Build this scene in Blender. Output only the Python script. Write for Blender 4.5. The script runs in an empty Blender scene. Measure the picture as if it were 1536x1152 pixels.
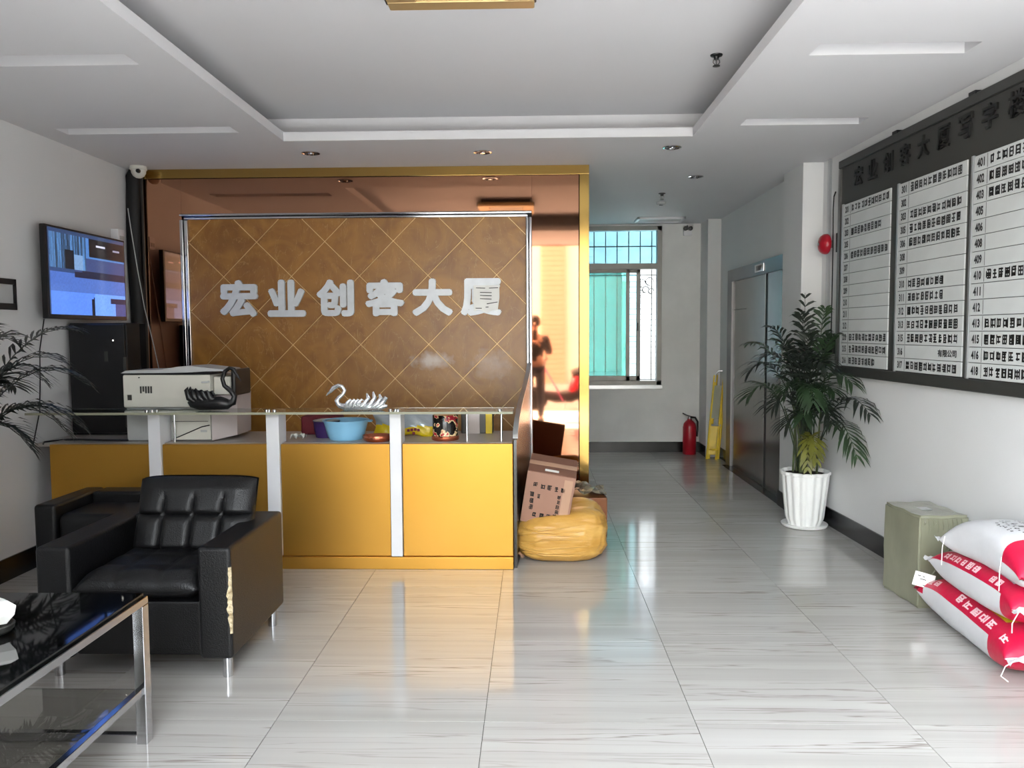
import bpy, bmesh, math, random
from mathutils import Vector, Matrix
random.seed(7)
scene = bpy.context.scene
COL = scene.collection
R = math.radians

# ------------------------------------------------------------------ camera
cam_d = bpy.data.cameras.new('camera')
cam_d.sensor_fit = 'HORIZONTAL'; cam_d.sensor_width = 36.0
cam_d.lens = 36.0 * 1200.0 / 1536.0
cam_d.clip_start = 0.02
cam = bpy.data.objects.new('camera', cam_d); COL.objects.link(cam)
_p, _y, _r = R(3.74666), R(1.53696), R(-0.3182)
_f = Vector((-math.sin(_y) * math.cos(_p), math.cos(_y) * math.cos(_p), -math.sin(_p)))
_x = Vector((math.cos(_y), math.sin(_y), 0)); _u = _x.cross(_f)
_x2 = math.cos(_r) * _x + math.sin(_r) * _u
_u2 = -math.sin(_r) * _x + math.cos(_r) * _u
m3 = Matrix((_x2, _u2, -_f)).transposed()
cam.matrix_world = Matrix.Translation((0, 0, 1.5)) @ m3.to_4x4()
scene.camera = cam

# ------------------------------------------------------------------ world, exposure
w = bpy.data.worlds.new('sky'); scene.world = w; w.use_nodes = True
bgn = w.node_tree.nodes['Background']
bgn.inputs[0].default_value = (0.87, 0.945, 1.0, 1)
bgn.inputs[1].default_value = 6.5
sun_d = bpy.data.lights.new('sun', 'SUN'); sun_d.energy = 16.0; sun_d.angle = R(1.5); sun_d.color = (1.0, 0.985, 0.96)
sun = bpy.data.objects.new('sun', sun_d); COL.objects.link(sun); sun.location = (-6, -3, 9)
sun.rotation_euler = Vector((0.62, 0.0, -0.80)).to_track_quat('-Z', 'Y').to_euler()
scene.view_settings.view_transform = 'Standard'
scene.view_settings.look = 'None'
scene.view_settings.exposure = 1.43
scene.view_settings.gamma = 1.0
scene.view_settings.use_curve_mapping = False

# ------------------------------------------------------------------ materials
def lin(c):
    return tuple(((v / 255) / 12.92 if v <= 10 else (((v / 255) + 0.055) / 1.055) ** 2.4) for v in c)

def mat(name, rgb, rough=0.5, metal=0.0, var=0.06, scale=6.0, bump=0.0, bscale=60.0, spec=0.5,
        trans=0.0, ior=1.45, emit=0.0, coat=0.0, rgb2=None, stretch=(1, 1, 1), rvar=0.0):
    m = bpy.data.materials.new(name); m.use_nodes = True
    nt = m.node_tree; N = nt.nodes; L = nt.links
    b = N['Principled BSDF']
    c1 = lin(rgb)
    c2 = lin(rgb2) if rgb2 else tuple(max(0, v * (1 - var * 2)) for v in c1)
    tc = N.new('ShaderNodeTexCoord'); mp = N.new('ShaderNodeMapping')
    mp.inputs['Scale'].default_value = stretch
    L.new(tc.outputs['Object'], mp.inputs['Vector'])
    nz = N.new('ShaderNodeTexNoise'); nz.inputs['Scale'].default_value = scale; nz.inputs['Detail'].default_value = 4
    L.new(mp.outputs[0], nz.inputs['Vector'])
    rp = N.new('ShaderNodeValToRGB')
    rp.color_ramp.elements[0].position = 0.35; rp.color_ramp.elements[1].position = 0.68
    rp.color_ramp.elements[0].color = (*c2, 1); rp.color_ramp.elements[1].color = (*c1, 1)
    L.new(nz.outputs[0], rp.inputs[0]); L.new(rp.outputs[0], b.inputs['Base Color'])
    b.inputs['Roughness'].default_value = rough
    b.inputs['Metallic'].default_value = metal
    b.inputs['IOR'].default_value = ior
    b.inputs['Specular IOR Level'].default_value = spec
    b.inputs['Transmission Weight'].default_value = trans
    b.inputs['Coat Weight'].default_value = coat
    if rvar:
        mr = N.new('ShaderNodeMapRange'); mr.inputs[3].default_value = max(0, rough - rvar); mr.inputs[4].default_value = rough + rvar
        L.new(nz.outputs[0], mr.inputs[0]); L.new(mr.outputs[0], b.inputs['Roughness'])
    if emit:
        L.new(rp.outputs[0], b.inputs['Emission Color']); b.inputs['Emission Strength'].default_value = emit
    if bump:
        n2 = N.new('ShaderNodeTexNoise'); n2.inputs['Scale'].default_value = bscale; n2.inputs['Detail'].default_value = 3
        L.new(mp.outputs[0], n2.inputs['Vector'])
        bp = N.new('ShaderNodeBump'); bp.inputs['Strength'].default_value = bump; bp.inputs['Distance'].default_value = 0.01
        L.new(n2.outputs[0], bp.inputs['Height']); L.new(bp.outputs[0], b.inputs['Normal'])
    return m

M = {}
M['wall'] = mat('white_paint', (212, 212, 212), 0.6, bump=0.04, bscale=90, var=0.02, scale=1.5)
M['ceil'] = mat('ceiling_paint', (210, 209, 211), 0.7, var=0.015, scale=1.0)
M['wall_dirty'] = mat('scuffed_white_paint', (226, 226, 224), 0.6, var=0.05, scale=3.0)
M['dark_stone'] = mat('dark_stone_cladding', (58, 57, 56), 0.35, var=0.15, scale=3)  # dark finish chosen for unseen walls to cut bounced light
M['base_black'] = mat('black_skirting', (26, 26, 28), 0.25, var=0.2)
M['grout'] = mat('grout', (70, 64, 60), 0.8)
M['copper'] = mat('rose_gold_steel', (190, 140, 110), 0.035, 1.0, var=0.03, scale=2)
M['gold'] = mat('gold_steel', (196, 162, 94), 0.14, 1.0, var=0.03, scale=2)
M['lamp_gold'] = mat('satin_gold', (206, 180, 130), 0.4, 0.7, var=0.03)
M['chrome'] = mat('polished_steel', (205, 205, 208), 0.10, 1.0, var=0.02)
M['steel'] = mat('brushed_steel', (150, 148, 146), 0.28, 1.0, var=0.04, stretch=(1, 1, 12))
M['elev'] = mat('elevator_steel', (128, 126, 122), 0.22, 1.0, var=0.05, stretch=(6, 6, 0.5))
M['elev_frame'] = mat('elevator_frame_steel', (112, 112, 114), 0.3, 1.0, var=0.04)
M['letter'] = mat('silver_letter_face', (214, 219, 224), 0.4, 0.15, var=0.06, scale=14)
M['groove'] = mat('gold_groove', (226, 190, 136), 0.4, 0.3)
M['yellow'] = mat('yellow_laminate', (196, 147, 66), 0.4, 0.85, var=0.05, scale=1.2, rgb2=(190, 141, 58))
M['white_lam'] = mat('white_laminate', (222, 222, 225), 0.35, var=0.02)
M['grey_top'] = mat('grey_stone_top', (168, 160, 154), 0.3, var=0.05, scale=30)
M['wing'] = mat('dark_grey_gloss_panel', (40, 39, 36), 0.22, var=0.05)
M['leather'] = mat('black_leather', (17, 17, 19), 0.38, bump=0.25, bscale=180, var=0.1, spec=0.45)
M['foam'] = mat('torn_foam', (214, 200, 168), 0.9, bump=0.6, bscale=120, rgb2=(150, 130, 95), scale=40)
M['black_glass'] = mat('black_glass', (8, 9, 11), 0.04, spec=0.7, var=0.02)
M['black'] = mat('black_plastic', (22, 22, 24), 0.35, var=0.1)
M['black_matte'] = mat('black_matte', (17, 17, 18), 0.6, var=0.1)
M['dark_grey'] = mat('charcoal_metal', (70, 70, 68), 0.4, 0.4, var=0.05)
M['board_head'] = mat('board_face_metal', (64, 64, 61), 0.4, 0.3, var=0.05, scale=2)
M['strip'] = mat('acrylic_strip', (198, 201, 200), 0.25, var=0.03)
M['ink'] = mat('black_print', (20, 20, 20), 0.5, var=0.05)
M['ink_dim'] = mat('dark_letter', (30, 30, 29), 0.4, 0.3, var=0.05)
M['alu'] = mat('anodised_aluminium', (190, 192, 194), 0.3, 0.8, var=0.04)
M['win_frame'] = mat('window_frame_grey', (140, 138, 134), 0.4, 0.4, var=0.05)
M['red'] = mat('red_enamel', (168, 22, 40), 0.3, var=0.08)
M['fade_red'] = mat('faded_red', (170, 42, 62), 0.4, var=0.1)
M['sign_yellow'] = mat('yellow_plastic', (232, 196, 40), 0.4, var=0.08)
M['olive'] = mat('olive_grey_panel', (150, 150, 128), 0.5, var=0.05)
M['pot'] = mat('white_glazed_plastic', (236, 236, 234), 0.3, var=0.03)
M['soil'] = mat('soil', (45, 36, 28), 0.95, bump=0.8, bscale=50)
M['leaf'] = mat('dark_palm_leaf', (50, 72, 46), 0.42, var=0.25, scale=12)
M['leaf_y'] = mat('yellow_green_leaf', (118, 118, 44), 0.45, var=0.2, scale=12)
M['leaf_dark'] = mat('deep_palm_leaf', (40, 48, 40), 0.45, var=0.2, scale=12)
M['stem'] = mat('cane_stem', (86, 98, 60), 0.5, var=0.2, scale=20)
M['olive_wrap'] = mat('olive_stretch_film', (136, 136, 116), 0.16, var=0.1, scale=5, bump=0.5, bscale=9, coat=0.6, stretch=(1, 1, 0.6))
M['sack_white'] = mat('white_woven_sack', (206, 206, 209), 0.5, bump=0.25, bscale=24, var=0.04)
M['sack_red'] = mat('red_print_sack', (204, 22, 66), 0.4, bump=0.2, bscale=24, var=0.12)
M['sack_yellow'] = mat('yellow_print_sack', (226, 196, 40), 0.45, var=0.08)
M['thread'] = mat('white_thread', (240, 240, 238), 0.7)
M['paper'] = mat('white_paper', (238, 238, 234), 0.7, var=0.03)
M['pink_ink'] = mat('pale_pink_print', (240, 200, 205), 0.5)
M['card'] = mat('brown_cardboard', (160, 122, 104), 0.7, var=0.06, scale=4)
M['card_top'] = mat('dark_cardboard', (128, 90, 74), 0.6, var=0.06, scale=4)
M['tape'] = mat('packing_tape', (186, 150, 126), 0.2, var=0.03)
M['bag_yellow'] = mat('yellow_plastic_bag', (208, 164, 88), 0.34, bump=1.0, bscale=9, var=0.1, scale=5, stretch=(0.7, 1, 3), rgb2=(186, 138, 62))
M['brown_box'] = mat('red_brown_box', (138, 82, 44), 0.45, var=0.12)
M['clear_film'] = mat('crumpled_clear_film', (150, 140, 120), 0.2, bump=0.8, bscale=30, var=0.3, scale=20)
M['printer'] = mat('printer_shell', (206, 204, 194), 0.45, var=0.02)
M['printer_pink'] = mat('printer_side_shell', (190, 180, 178), 0.45, var=0.02)
M['printer_grey'] = mat('printer_grey', (176, 178, 178), 0.45, var=0.02)
M['silver_gloss'] = mat('silver_figurine', (226, 228, 232), 0.12, 0.75, var=0.05)
M['basin'] = mat('sky_blue_plastic', (134, 190, 224), 0.35, var=0.03)
M['purple'] = mat('purple_plastic', (62, 40, 98), 0.4, var=0.06)
M['maroon'] = mat('maroon_cloth', (112, 22, 40), 0.6, var=0.12)
M['copper_bowl'] = mat('copper_bowl', (196, 112, 82), 0.25, 0.8, var=0.08)
M['snack_yellow'] = mat('yellow_wrapper', (216, 188, 30), 0.25, bump=0.5, bscale=18, var=0.08)
M['snack_silver'] = mat('silver_wrapper', (182, 192, 200), 0.2, 0.4, bump=0.5, bscale=18, var=0.08)
M['cream'] = mat('cream_acrylic', (236, 218, 178), 0.4, var=0.02)
M['asphalt'] = mat('asphalt', (120, 118, 116), 0.9, bump=0.3, bscale=120, var=0.1)
M['forecourt'] = mat('forecourt_stone', (190, 190, 190), 0.5, var=0.06)
M['concrete'] = mat('pale_concrete', (206, 204, 200), 0.8, var=0.05)
M['facade'] = mat('cream_facade', (236, 228, 214), 0.8, var=0.03)
M['alley'] = mat('alley_render', (116, 126, 134), 0.8, var=0.1)
M['pier_tile'] = mat('tan_tile', (214, 176, 150), 0.6, var=0.05)
M['skin'] = mat('skin', (206, 156, 130), 0.5, var=0.05)
M['jacket'] = mat('dark_jacket', (38, 36, 40), 0.7, var=0.1)
M['trousers'] = mat('dark_trousers', (44, 44, 54), 0.7, var=0.1)
M['hair'] = mat('black_hair', (18, 16, 16), 0.5, var=0.2)
M['pink_quilt'] = mat('pink_quilted_cover', (226, 92, 140), 0.5, bump=0.3, bscale=20, var=0.15)
M['rubber'] = mat('rubber', (20, 20, 20), 0.7)
M['led'] = mat('white_led', (255, 250, 240), 0.3, emit=2.0)  # glow that stands in for a glint, no lamp there
M['led_warm'] = mat('warm_led', (255, 190, 140), 0.3, emit=2.0)

def glass(name, rgb, rough=0.0):
    m = bpy.data.materials.new(name); m.use_nodes = True
    b = m.node_tree.nodes['Principled BSDF']
    b.inputs['Base Color'].default_value = (*lin(rgb), 1)
    b.inputs['Roughness'].default_value = rough
    b.inputs['Transmission Weight'].default_value = 1.0
    b.inputs['IOR'].default_value = 1.45
    return m
M['glass_teal'] = glass('green_tinted_glass', (120, 196, 176))
M['glass_blue'] = glass('pale_blue_glass', (178, 226, 232))
M['glass_smoke'] = glass('smoked_glass', (222, 222, 216))
M['glass_clear'] = glass('clear_glass', (226, 238, 232))

# floor tile: pale vein-cut stone, veins along X, different on every tile
def floor_mat():
    m = bpy.data.materials.new('polished_vein_tile'); m.use_nodes = True
    nt = m.node_tree; N = nt.nodes; L = nt.links; b = N['Principled BSDF']
    geo = N.new('ShaderNodeNewGeometry'); mp = N.new('ShaderNodeMapping')
    mp.inputs['Scale'].default_value = (0.26, 9.0, 1)
    oi = N.new('ShaderNodeObjectInfo')
    L.new(geo.outputs['Position'], mp.inputs['Vector'])
    mul = N.new('ShaderNodeMath'); mul.operation = 'MULTIPLY'; mul.inputs[1].default_value = 20
    L.new(oi.outputs['Random'], mul.inputs[0])
    def nz(sc, det, dist=0.0):
        n = N.new('ShaderNodeTexNoise'); n.noise_dimensions = '4D'
        n.inputs['Scale'].default_value = sc; n.inputs['Detail'].default_value = det
        n.inputs['Distortion'].default_value = dist
        L.new(mp.outputs[0], n.inputs['Vector']); L.new(mul.outputs[0], n.inputs['W'])
        return n
    n1 = nz(1.0, 6, 0.3); n2 = nz(2.2, 6, 0.35)
    r1 = N.new('ShaderNodeValToRGB')
    e = r1.color_ramp.elements
    e[0].position = 0.3; e[0].color = (*lin((160, 157, 153)), 1)
    e[1].position = 0.7; e[1].color = (*lin((180, 177, 174)), 1)
    L.new(n1.outputs[0], r1.inputs[0])
    r2 = N.new('ShaderNodeValToRGB')
    e = r2.color_ramp.elements
    e[0].position = 0.482; e[0].color = (0, 0, 0, 1)
    e[1].position = 0.5; e[1].color = (1, 1, 1, 1)
    k = r2.color_ramp.elements.new(0.518); k.color = (0, 0, 0, 1)
    L.new(n2.outputs[0], r2.inputs[0])
    gate = N.new('ShaderNodeMapRange'); gate.inputs[1].default_value = 0.42; gate.inputs[2].default_value = 0.62
    L.new(n1.outputs[0], gate.inputs[0])
    mm = N.new('ShaderNodeMath'); mm.operation = 'MULTIPLY'
    L.new(r2.outputs[0], mm.inputs[0]); L.new(gate.outputs[0], mm.inputs[1])
    m2 = N.new('ShaderNodeMath'); m2.operation = 'MULTIPLY'; m2.inputs[1].default_value = 0.7
    L.new(mm.outputs[0], m2.inputs[0])
    mx = N.new('ShaderNodeMix'); mx.data_type = 'RGBA'
    L.new(m2.outputs[0], mx.inputs[0]); L.new(r1.outputs[0], mx.inputs[6])
    mx.inputs[7].default_value = (*lin((104, 92, 84)), 1)
    L.new(mx.outputs[2], b.inputs['Base Color'])
    b.inputs['Roughness'].default_value = 0.10
    b.inputs['Specular IOR Level'].default_value = 0.6
    return m
M['tile'] = floor_mat()

# quilted wall panel: mottled gold-brown vinyl with pale scratches and two whitish patches
def panel_mat():
    m = bpy.data.materials.new('gold_brown_vinyl'); m.use_nodes = True
    nt = m.node_tree; N = nt.nodes; L = nt.links; b = N['Principled BSDF']
    geo = N.new('ShaderNodeNewGeometry')
    def nz(sc, det, scale3=(1, 1, 1), dist=0.0):
        mp = N.new('ShaderNodeMapping'); mp.inputs['Scale'].default_value = scale3
        L.new(geo.outputs['Position'], mp.inputs['Vector'])
        n = N.new('ShaderNodeTexNoise'); n.inputs['Scale'].default_value = sc
        n.inputs['Detail'].default_value = det; n.inputs['Distortion'].default_value = dist
        L.new(mp.outputs[0], n.inputs['Vector']); return n
    n1 = nz(4, 8, (1, 1, 1), 1.5)
    r1 = N.new('ShaderNodeValToRGB'); e = r1.color_ramp.elements
    e[0].position = 0.3; e[0].color = (*lin((126, 80, 24)), 1)
    e[1].position = 0.7; e[1].color = (*lin((160, 110, 42)), 1)
    L.new(n1.outputs[0], r1.inputs[0])
    n2 = nz(6, 6, (1, 1, 0.35), 2.5)
    r2 = N.new('ShaderNodeValToRGB'); e = r2.color_ramp.elements
    e[0].position = 0.492; e[0].color = (0, 0, 0, 1); e[1].position = 0.5; e[1].color = (1, 1, 1, 1)
    k = e.new(0.508); k.color = (0, 0, 0, 1)
    L.new(n2.outputs[0], r2.inputs[0])
    ms = N.new('ShaderNodeMath'); ms.operation = 'MULTIPLY'; ms.inputs[1].default_value = 0.30
    L.new(r2.outputs[0], ms.inputs[0])
    mx = N.new('ShaderNodeMix'); mx.data_type = 'RGBA'
    L.new(ms.outputs[0], mx.inputs[0]); L.new(r1.outputs[0], mx.inputs[6])
    mx.inputs[7].default_value = (*lin((206, 168, 110)), 1)
    # two pale patches low on the right
    prev = mx.outputs[2]
    for (cx, cz, sx, sz, amt) in ((-0.80, 1.27, 0.17, 0.07, 0.75), (-0.33, 1.24, 0.19, 0.12, 0.3)):
        sep = N.new('ShaderNodeMapping'); sep.vector_type = 'POINT'
        sep.inputs['Location'].default_value = (-cx / sx, 0, -cz / sz); sep.inputs['Scale'].default_value = (1 / sx, 0, 1 / sz)
        L.new(geo.outputs['Position'], sep.inputs['Vector'])
        ln = N.new('ShaderNodeVectorMath'); ln.operation = 'LENGTH'; L.new(sep.outputs[0], ln.inputs[0])
        n3 = nz(16, 5)
        ad = N.new('ShaderNodeMath'); ad.operation = 'MULTIPLY_ADD'; ad.inputs[1].default_value = 1.6
        L.new(n3.outputs[0], ad.inputs[0]); L.new(ln.outputs['Value'], ad.inputs[2])
        mr = N.new('ShaderNodeMapRange'); mr.inputs[1].default_value = 1.9; mr.inputs[2].default_value = 0.9
        mr.inputs[3].default_value = 0; mr.inputs[4].default_value = amt
        L.new(ad.outputs[0], mr.inputs[0])
        mz = N.new('ShaderNodeMix'); mz.data_type = 'RGBA'
        L.new(mr.outputs[0], mz.inputs[0]); L.new(prev, mz.inputs[6]); mz.inputs[7].default_value = (*lin((205, 196, 190)), 1)
        prev = mz.outputs[2]
    L.new(prev, b.inputs['Base Color'])
    b.inputs['Roughness'].default_value = 0.38
    b.inputs['Specular IOR Level'].default_value = 0.65
    bp = N.new('ShaderNodeBump'); bp.inputs['Strength'].default_value = 0.25; bp.inputs['Distance'].default_value = 0.01
    L.new(n1.outputs[0], bp.inputs['Height']); L.new(bp.outputs[0], b.inputs['Normal'])
    return m
M['panel'] = panel_mat()

# ------------------------------------------------------------------ helpers
ORG = {}
def tag(o, label=None, cat=None, group=None, kind=None):
    if label: o['label'] = label
    if cat: o['category'] = cat
    if group: o['group'] = group
    if kind: o['kind'] = kind
    return o

def thing(name, loc, label, cat, group=None):
    o = bpy.data.objects.new(name, None); o.empty_display_size = 0.05
    o.location = loc; COL.objects.link(o); ORG[o] = Vector(loc)
    return tag(o, label, cat, group)

class MB:
    def __init__(s): s.bm = bmesh.new(); s.bev = False
    def _xf(s, vs, mtx):
        if mtx is not None:
            for v in vs: v.co = mtx @ v.co
    def box(s, x0, x1, y0, y1, z0, z1, bev=0.0, seg=2, mi=0, mtx=None):
        s.bev = s.bev or bev > 0
        b2 = bmesh.new(); bmesh.ops.create_cube(b2, size=1)
        for v in b2.verts:
            v.co = Vector(((x0 + x1) / 2 + v.co.x * (x1 - x0), (y0 + y1) / 2 + v.co.y * (y1 - y0), (z0 + z1) / 2 + v.co.z * (z1 - z0)))
        if bev: bmesh.ops.bevel(b2, geom=b2.edges[:], offset=bev, segments=seg, profile=0.5, affect='EDGES', clamp_overlap=True)
        return s.merge(b2, mi, mtx)
    def merge(s, b2, mi=0, mtx=None):
        mp = {}
        out = []
        for v in b2.verts:
            mp[v] = s.bm.verts.new(mtx @ v.co if mtx is not None else v.co); out.append(mp[v])
        for f in b2.faces:
            try:
                nf = s.bm.faces.new([mp[v] for v in f.verts]); nf.material_index = mi
            except ValueError: pass
        b2.free(); return out
    def ring_strip(s, rings, closed=True, cap=True, mi=0):
        vs = [[s.bm.verts.new(p) for p in r] for r in rings]
        n = len(rings[0])
        for a, b in zip(vs, vs[1:]):
            for i in range(n if closed else n - 1):
                j = (i + 1) % n
                f = s.bm.faces.new((a[i], a[j], b[j], b[i])); f.material_index = mi
        if cap and closed:
            for r in (vs[0][::-1], vs[-1]):
                try: f = s.bm.faces.new(r); f.material_index = mi
                except ValueError: pass
        return vs
    def tube(s, pts, rad, n=8, mi=0, cap=True, flat=None):
        pts = [Vector(p) for p in pts]
        rads = rad if isinstance(rad, (list, tuple)) else [rad] * len(pts)
        rings = []; prev = None
        for i, p in enumerate(pts):
            t = (pts[min(i + 1, len(pts) - 1)] - pts[max(i - 1, 0)]).normalized()
            if prev is None:
                a = Vector((0, 0, 1)) if abs(t.z) < 0.9 else Vector((1, 0, 0))
                nrm = (a - t * a.dot(t)).normalized()
            else:
                nrm = (prev - t * prev.dot(t)).normalized()
            prev = nrm; bi = t.cross(nrm)
            k = flat or 1.0
            rings.append([p + rads[i] * (math.cos(2 * math.pi * q / n) * nrm + k * math.sin(2 * math.pi * q / n) * bi) for q in range(n)])
        s.ring_strip(rings, True, cap, mi)
    def cyl(s, p0, p1, r0, r1=None, n=20, mi=0): s.tube([p0, p1], [r0, r0 if r1 is None else r1], n, mi)
    def lathe(s, prof, c=(0, 0, 0), n=28, mi=0, fl=0, fa=0.0, cap=True, axis='z'):
        rings = []
        for r, z in prof:
            ring = []
            for q in range(n):
                a = 2 * math.pi * q / n
                rr = r * (1 + fa * math.cos(fl * a)) if fl else r
                if axis == 'z': ring.append(Vector((c[0] + rr * math.cos(a), c[1] + rr * math.sin(a), c[2] + z)))
                elif axis == 'x': ring.append(Vector((c[0] + z, c[1] + rr * math.cos(a), c[2] + rr * math.sin(a))))
                else: ring.append(Vector((c[0] + rr * math.cos(a), c[1] + z, c[2] + rr * math.sin(a))))
            rings.append(ring)
        s.ring_strip(rings, True, cap, mi)
    def prism(s, poly, fn, d0, d1, mi=0, inset=0.0, dtop=None):
        """poly of 2-d points, fn(u, v, d) -> world; optional bevelled top"""
        lo = [fn(u, v, d0) for u, v in poly]; hi = [fn(u, v, d1) for u, v in poly]
        rings = [lo, hi]
        if inset:
            cx = sum(p[0] for p in poly) / len(poly); cy = sum(p[1] for p in poly) / len(poly)
            mxr = max(math.hypot(p[0] - cx, p[1] - cy) for p in poly)
            k = 1 - inset / mxr
            rings.append([fn(cx + (u - cx) * k, cy + (v - cy) * k, dtop) for u, v in poly])
        s.ring_strip(rings, True, True, mi)
    def quad(s, a, b, c, d, mi=0):
        f = s.bm.faces.new([s.bm.verts.new(p) for p in (a, b, c, d)]); f.material_index = mi
    def grid(s, fn, nu, nv, mi=0, cu=False, mif=None):
        vs = [[s.bm.verts.new(fn(i / nu, j / nv)) for j in range(nv + 1)] for i in range(nu if cu else nu + 1)]
        for i in range(nu):
            for j in range(nv):
                a, b = vs[i], vs[(i + 1) % len(vs)]
                f = s.bm.faces.new((a[j], b[j], b[j + 1], a[j + 1]))
                f.material_index = mif((i + .5) / nu, (j + .5) / nv) if mif else mi
    def build(s, name, mats, parent=None, angle=40, origin=None, recalc=True, label=None):
        if recalc: bmesh.ops.recalc_face_normals(s.bm, faces=s.bm.faces[:])
        me = bpy.data.meshes.new(name)
        vs = s.bm.verts
        if parent is not None: org = ORG[parent]
        elif origin is not None: org = Vector(origin)
        else:
            xs = [v.co.x for v in vs]; ys = [v.co.y for v in vs]; zs = [v.co.z for v in vs]
            org = Vector(((min(xs) + max(xs)) / 2, (min(ys) + max(ys)) / 2, min(zs)))
        loc = Vector((0, 0, 0))
        base = org
        if parent is not None and len(vs):
            # give each part its own origin at its middle
            mid = Vector((0, 0, 0))
            for v in vs: mid += v.co
            mid /= len(vs); loc = mid - org; base = mid
        for v in vs: v.co -= base
        s.bm.to_mesh(me); s.bm.free()
        for m in (mats if isinstance(mats, (list, tuple)) else [mats]): me.materials.append(M[m] if isinstance(m, str) else m)
        me.polygons.foreach_set('use_smooth', [True] * len(me.polygons))
        me.set_sharp_from_angle(angle=R(angle))
        o = bpy.data.objects.new(name, me); COL.objects.link(o)
        if s.bev:
            md = o.modifiers.new('weighted_normal', 'WEIGHTED_NORMAL'); md.keep_sharp = True; md.weight = 100
        if parent is not None: o.parent = parent; o.location = loc
        else: o.location = org
        ORG[o] = base.copy()
        if label: o['label'] = label
        return o

def st(o): o['kind'] = 'structure'; return o

def bx(name, m, parent, x0, x1, y0, y1, z0, z1, bev=0.0, mtx=None, **k):
    b = MB(); b.box(x0, x1, y0, y1, z0, z1, bev, mtx=mtx); return b.build(name, m, parent, **k)

def text_mesh(body, size, offset=0.0, extrude=0.0, bevel=0.0):
    cu = bpy.data.curves.new('txt', 'FONT'); cu.body = body; cu.size = size
    cu.offset = offset; cu.extrude = extrude; cu.bevel_depth = bevel
    cu.align_x = 'CENTER'; cu.align_y = 'CENTER'; cu.resolution_u = 3
    o = bpy.data.objects.new('txt', cu); COL.objects.link(o)
    dg = bpy.context.evaluated_depsgraph_get(); dg.update()
    me = bpy.data.meshes.new_from_object(o.evaluated_get(dg))
    b = bmesh.new(); b.from_mesh(me)
    bpy.data.objects.remove(o); bpy.data.curves.remove(cu); bpy.data.meshes.remove(me)
    return b

def fit_text(b, w, h):
    """centre a text bmesh and scale it to w x h"""
    xs = [v.co.x for v in b.verts]; ys = [v.co.y for v in b.verts]
    cx, cy = (min(xs) + max(xs)) / 2, (min(ys) + max(ys)) / 2
    sx = w / (max(xs) - min(xs)) if w else None; sy = h / (max(ys) - min(ys))
    if sx is None: sx = sy
    for v in b.verts: v.co.x = (v.co.x - cx) * sx; v.co.y = (v.co.y - cy) * sy
    return b

def glyph_rects(rng):
    """an illegible block character as stroke rectangles in the unit square"""
    r = []
    nh = rng.randint(2, 4); nv = rng.randint(1, 3)
    for i in range(nh):
        y = (i + 0.5) / nh + rng.uniform(-.06, .06); r.append((0.05 + rng.random() * .2, y - .085, .95 - rng.random() * .2, y + .085))
    for i in range(nv):
        x = (i + 0.5) / nv + rng.uniform(-.1, .1); r.append((x - .10, .02 + rng.random() * .2, x + .10, .98 - rng.random() * .2))
    if rng.random() < .5: r.append((.03, .05, .17, .95))
    if rng.random() < .4: r.append((.82, .05, .96, .95))
    return r

# ------------------------------------------------------------------ room shell
ZC, ZU = 2.8, 3.0
YF, YB = 6.38, 9.9          # feature wall face, corridor end wall
def wall_x(y): return 2.272 + 0.04 * (6.2 - y)
WT = Vector((0.04, -1, 0)).normalized(); WN = Vector((-1, -0.04, 0)).normalized(); WP = Vector((2.272, 6.2, 0))
def wf(u, z, d): return WP + WT * u + WN * d + Vector((0, 0, z))    # right wall frame: along, up, out from the wall

# floor: grout bed with each tile a part
b = MB(); b.box(-3.4, 2.7, 0.5, 10.0, -0.08, -0.006)
fl = st(b.build('floor', 'grout'))
tile_me = None
P = 0.81; g = 0.0012
for i in range(-4, 4):
    for j in range(-5, 8):
        x0, x1 = -0.194 + i * P, -0.194 + (i + 1) * P; y0, y1 = 4.608 + j * P, 4.608 + (j + 1) * P
        if x1 < -3.3 or y1 < 0.55 or y0 > 9.95 or x0 > 2.5: continue
        if y0 > 6.45 and x1 < 0.2: continue
        if tile_me is None:
            q = MB(); q.box(-P / 2 + g, P / 2 - g, -P / 2 + g, P / 2 - g, -0.01, 0)
            o = q.build('tile', 'tile', fl); tile_me = o.data
        else:
            o = bpy.data.objects.new('tile', tile_me); COL.objects.link(o); o.parent = fl
        o.location = Vector(((x0 + x1) / 2, (y0 + y1) / 2, -0.005 + random.uniform(-.0003, .0003))) - ORG[fl]

# ceiling: dropped band with a coffer and light slots, raised field above
def plate(b, X, Y, holes, z0):
    xs = sorted(set([X[0], X[1]] + [h[k] for h in holes for k in (0, 1)])); ys = sorted(set([Y[0], Y[1]] + [h[k] for h in holes for k in (2, 3)]))
    def inh(x, y): return any(h[0] < x < h[1] and h[2] < y < h[3] for h in holes)
    for xa, xb in zip(xs, xs[1:]):
        for ya, yb in zip(ys, ys[1:]):
            if not inh((xa + xb) / 2, (ya + yb) / 2): b.quad((xa, ya, z0), (xa, yb, z0), (xb, yb, z0), (xb, ya, z0))
    for x0, x1, y0, y1, zt, cap in holes:
        b.quad((x0, y0, z0), (x1, y0, z0), (x1, y0, zt), (x0, y0, zt)); b.quad((x0, y1, z0), (x1, y1, z0), (x1, y1, zt), (x0, y1, zt))
        b.quad((x0, y0, z0), (x0, y1, z0), (x0, y1, zt), (x0, y0, zt)); b.quad((x1, y0, z0), (x1, y1, z0), (x1, y1, zt), (x1, y0, zt))
        if cap: b.quad((x0, y0, zt), (x1, y0, zt), (x1, y1, zt), (x0, y1, zt))
CX0, CX1, CY0, CY1 = -1.69, 1.075, 2.3, 5.49
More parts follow.
